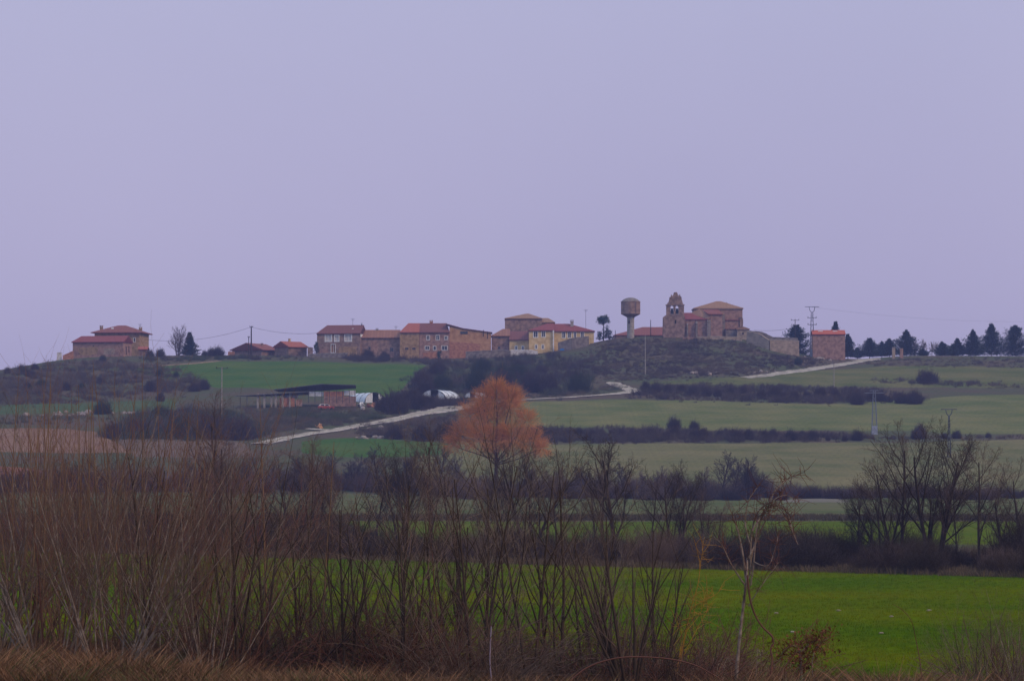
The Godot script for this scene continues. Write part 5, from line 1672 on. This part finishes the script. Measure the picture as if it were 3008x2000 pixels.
	for k in 62:
		var u := -40.0 + k * 36.0 + rng.randf_range(-16, 16)
		var d := rng.randf_range(36.5, 42)
		var s := rng.randf_range(.8, 1.5)
		if u < 620.0: s *= .6
		place(pb, ub, rng.randi() % 3, fg(u, d), rng.randf() * TAU, Vector3(s, s * .95, s))
	for q in [[2900, 38, 1.0], [2980, 37, 1.3], [2240, 39, .4], [2330, 39, .5], [3050, 38, 1.2]]:
		place(pb, ub, rng.randi() % 3, fg(q[0], q[1]), rng.randf() * TAU, Vector3.ONE * q[2])
	# single plants
	caned("leaning_sapling", "leaning grey sapling with drooping ivy hung crown at the field's edge", "tree", 37.0, M.bark_pale, M.bark_red, [
		[[[2160, 2040], [2172, 1900], [2185, 1790], [2192, 1700], [2198, 1640]], 0.026, 0.011], [[[2204, 1690], [2212, 1560], [2230, 1500], [2262, 1478], [2290, 1490], [2320, 1540], [2345, 1600]], 0.012, 0.004], [[[2206, 1720], [2216, 1640], [2222, 1550], [2240, 1510], [2262, 1490], [2290, 1500], [2312, 1530]], 0.011, 0.003], [[[2200, 1700], [2218, 1600], [2240, 1520], [2270, 1470], [2310, 1455], [2350, 1480]], 0.009, 0.003],
		[[[2192, 1700], [2180, 1620], [2168, 1560], [2150, 1510]], 0.016, 0.006], [[[2190, 1720], [2150, 1660], [2120, 1600], [2095, 1575]], 0.012, 0.004], [[[2200, 1640], [2225, 1590], [2262, 1500], [2300, 1440]], 0.012, 0.005],
		[[[2205, 1600], [2190, 1540], [2200, 1470], [2235, 1420]], 0.012, 0.004], [[[2262, 1478], [2280, 1440], [2330, 1400], [2370, 1395]], 0.01, 0.004], [[[2210, 1560], [2260, 1490], [2310, 1500], [2330, 1570]], 0.012, 0.004], [[[2215, 1650], [2255, 1660], [2280, 1600], [2285, 1575]], 0.008, 0.003], [[[2200, 1780], [2235, 1720], [2290, 1650]], 0.007, .003]], 420)
	caned("hanging_vine", "thick dark vine snaking down beside the leaning sapling", "vine", 36.8, M.bark_red, M.bark_red, [[[[2196, 1690], [2205, 1760], [2222, 1810], [2245, 1845], [2270, 1870], [2273, 1890], [2264, 1905], [2270, 1935], [2265, 1965], [2262, 2030]], 0.013, 0.009]], 4)
	caned("arching_cane", "long arching bramble cane crossing below the vase shaped sapling", "bramble", 35.5, M.bark_red, M.twig_red, [[[[1640, 2030], [1720, 1965], [1800, 1936], [1880, 1930], [1980, 1938], [2060, 1962], [2140, 2010]], 0.010, 0.006]], 6)
	caned("arching_cane", "single dark cane curving up and over against the green field", "bramble", 37.0, M.bark_red, M.bark_red, [[[[2712, 2040], [2706, 1960], [2695, 1880], [2675, 1820], [2650, 1790], [2625, 1775]], 0.007, 0.003]], 0)
	caned("yellow_shoots", "thin orange yellow shoots rising beside the vase shaped sapling", "shrub", 38.0, M.yellow_twig, M.yellow_twig, [[[[1990, 1960], [2010, 1880], [2030, 1790], [2052, 1710], [2056, 1650], [2040, 1585]], 0.007, 0.003], [[[2030, 1790], [2070, 1760], [2105, 1745], [2120, 1720]], 0.005, .002], [[[2056, 1680], [2062, 1630], [2068, 1600]], .004, .002], [[[1995, 1930], [2005, 1880], [1995, 1840]], .005, .002], [[[2020, 1850], [2060, 1800], [2080, 1730]], .004, .002], [[[2000, 1940], [2016, 1860], [2040, 1800], [2046, 1740]], .006, .002], [[[1985, 1980], [2020, 1900], [2064, 1820], [2098, 1770]], .005, .002]], 90)
	caned("dead_bracken", "rusty clump of dead leaves on a broken stem in the field", "plant", 38.0, M.bark_pale, M.dead_leaf, [[[[2358, 2030], [2356, 1960], [2352, 1910]], 0.022, 0.016], [[[2352, 1910], [2330, 1895], [2305, 1905], [2290, 1935]], .008, .004], [[[2400, 2030], [2385, 1960], [2400, 1900], [2440, 1870]], .008, .004], [[[2356, 1915], [2380, 1890], [2400, 1880]], .008, .004]], 160)
	caned("pale_stake", "pale lilac stake leaning among the saplings", "stake", 36.0, M.stake, M.stake, [[[[1448, 2040], [1440, 1960], [1440, 1900], [1443, 1842]], 0.010, 0.008]], 0)
	for q in [[2112, 1890], [2225, 1905], [2130, 1950]]:
		caned("dry_stalk", "dry pale seed stalk at the edge of the bank", "plant", 37.5, M.twig_pale, M.twig_pale, [[[[q[0] - 10, 2040], [q[0] - 4, 1960], [q[0], q[1]]], .008, .004], [[[q[0] - 5, 1960], [q[0] + 12, 1930], [q[0] + 16, q[1] + 10]], .005, .002]], 14, "dry stalks on the bank")
	# dry grass on the bank
	var bl := blades(14, .34, .009, .16, 1.5)
	var xf: Array[Transform3D] = []
	var cl := PackedColorArray()
	for k in 16000:
		var d := rng.randf_range(33.5, 43.0)
		var x := rng.randf_range(-.19, .19) * d
		var den := 1.0 if x < -2.2 else (.75 if x < 2.5 else .8)
		if rng.randf() > den: continue
		var sc := rng.randf_range(.35, 1.1) * (0.75 + 0.6 * noise2.get_noise_2d(x * 5.0, d * 5.0)) * (1.25 if x < -3.0 else (1.0 if x < 2.0 else 1.5))
		xf.append(Transform3D(Basis(Vector3.UP, rng.randf() * TAU).scaled(Vector3.ONE * sc), Vector3(x, ground(x, d) - .02, -d)))
		cl.append(Color(.10, .055, .032).lerp(Color(.25, .135, .08), rng.randf()) if rng.randf() < .85 else Color(.07, .08, .03))
	scatter("bank_grass", "dry rusty brown grass covering the bank under the saplings", "grass", bl, M.dry, xf, cl)

# a plant whose main stems follow given outlines at one distance from the camera, with depth wobble and side twigs
func caned(called: String, label: String, category: String, d: float, sm: Material, tm: Material, stems: Array, twigs: int, group := ""):
	var o: Vector3 = P(stems[0][0][0][0], stems[0][0][0][1], d)
	var t := thing(called, label, category, o, 0, group)
	var mb := MB.new()
	var tw := MB.new()
	var all := []
	for s in stems:
		var c := Curve3D.new()
		for k in s[0].size():
			var p := P(s[0][k][0], s[0][k][1], d) - o
			p.z += noise2.get_noise_2d(s[0][k][1] * .05, s[0][0][0]) * .25 if k > 0 else 0.0
			var h := Vector3.ZERO
			if k > 0 and k < s[0].size() - 1:
				h = (P(s[0][k + 1][0], s[0][k + 1][1], d) - P(s[0][k - 1][0], s[0][k - 1][1], d)) * .16
			c.add_point(p, -h, h)
		var pts := c.tessellate_even_length(4, .06)
		mb.tube(pts, s[1], s[2], 6)
		all.append(pts)
	for k in twigs:
		var pts: PackedVector3Array = all[k % all.size()]
		var q := pts[rng.randi_range(pts.size() / 3, pts.size() - 1)]
		var dir := (rv() + Vector3(0, .35, 0)).normalized() * rng.randf_range(.08, .35)
		var m := q + dir * .5 + rv() * .03
		(tw if twigs > 20 else mb).tube(PackedVector3Array([q, m, q + dir]), .0035, .0015, 3)
		if tm == M.dead_leaf:
			for j in 5:
				var b := q + rv() * .16
				tw.tri(b, b + rv() * .032, b + rv() * .032)
	part("stems", mb, sm, t)
	if twigs > 20: part("twigs", tw, tm, t)
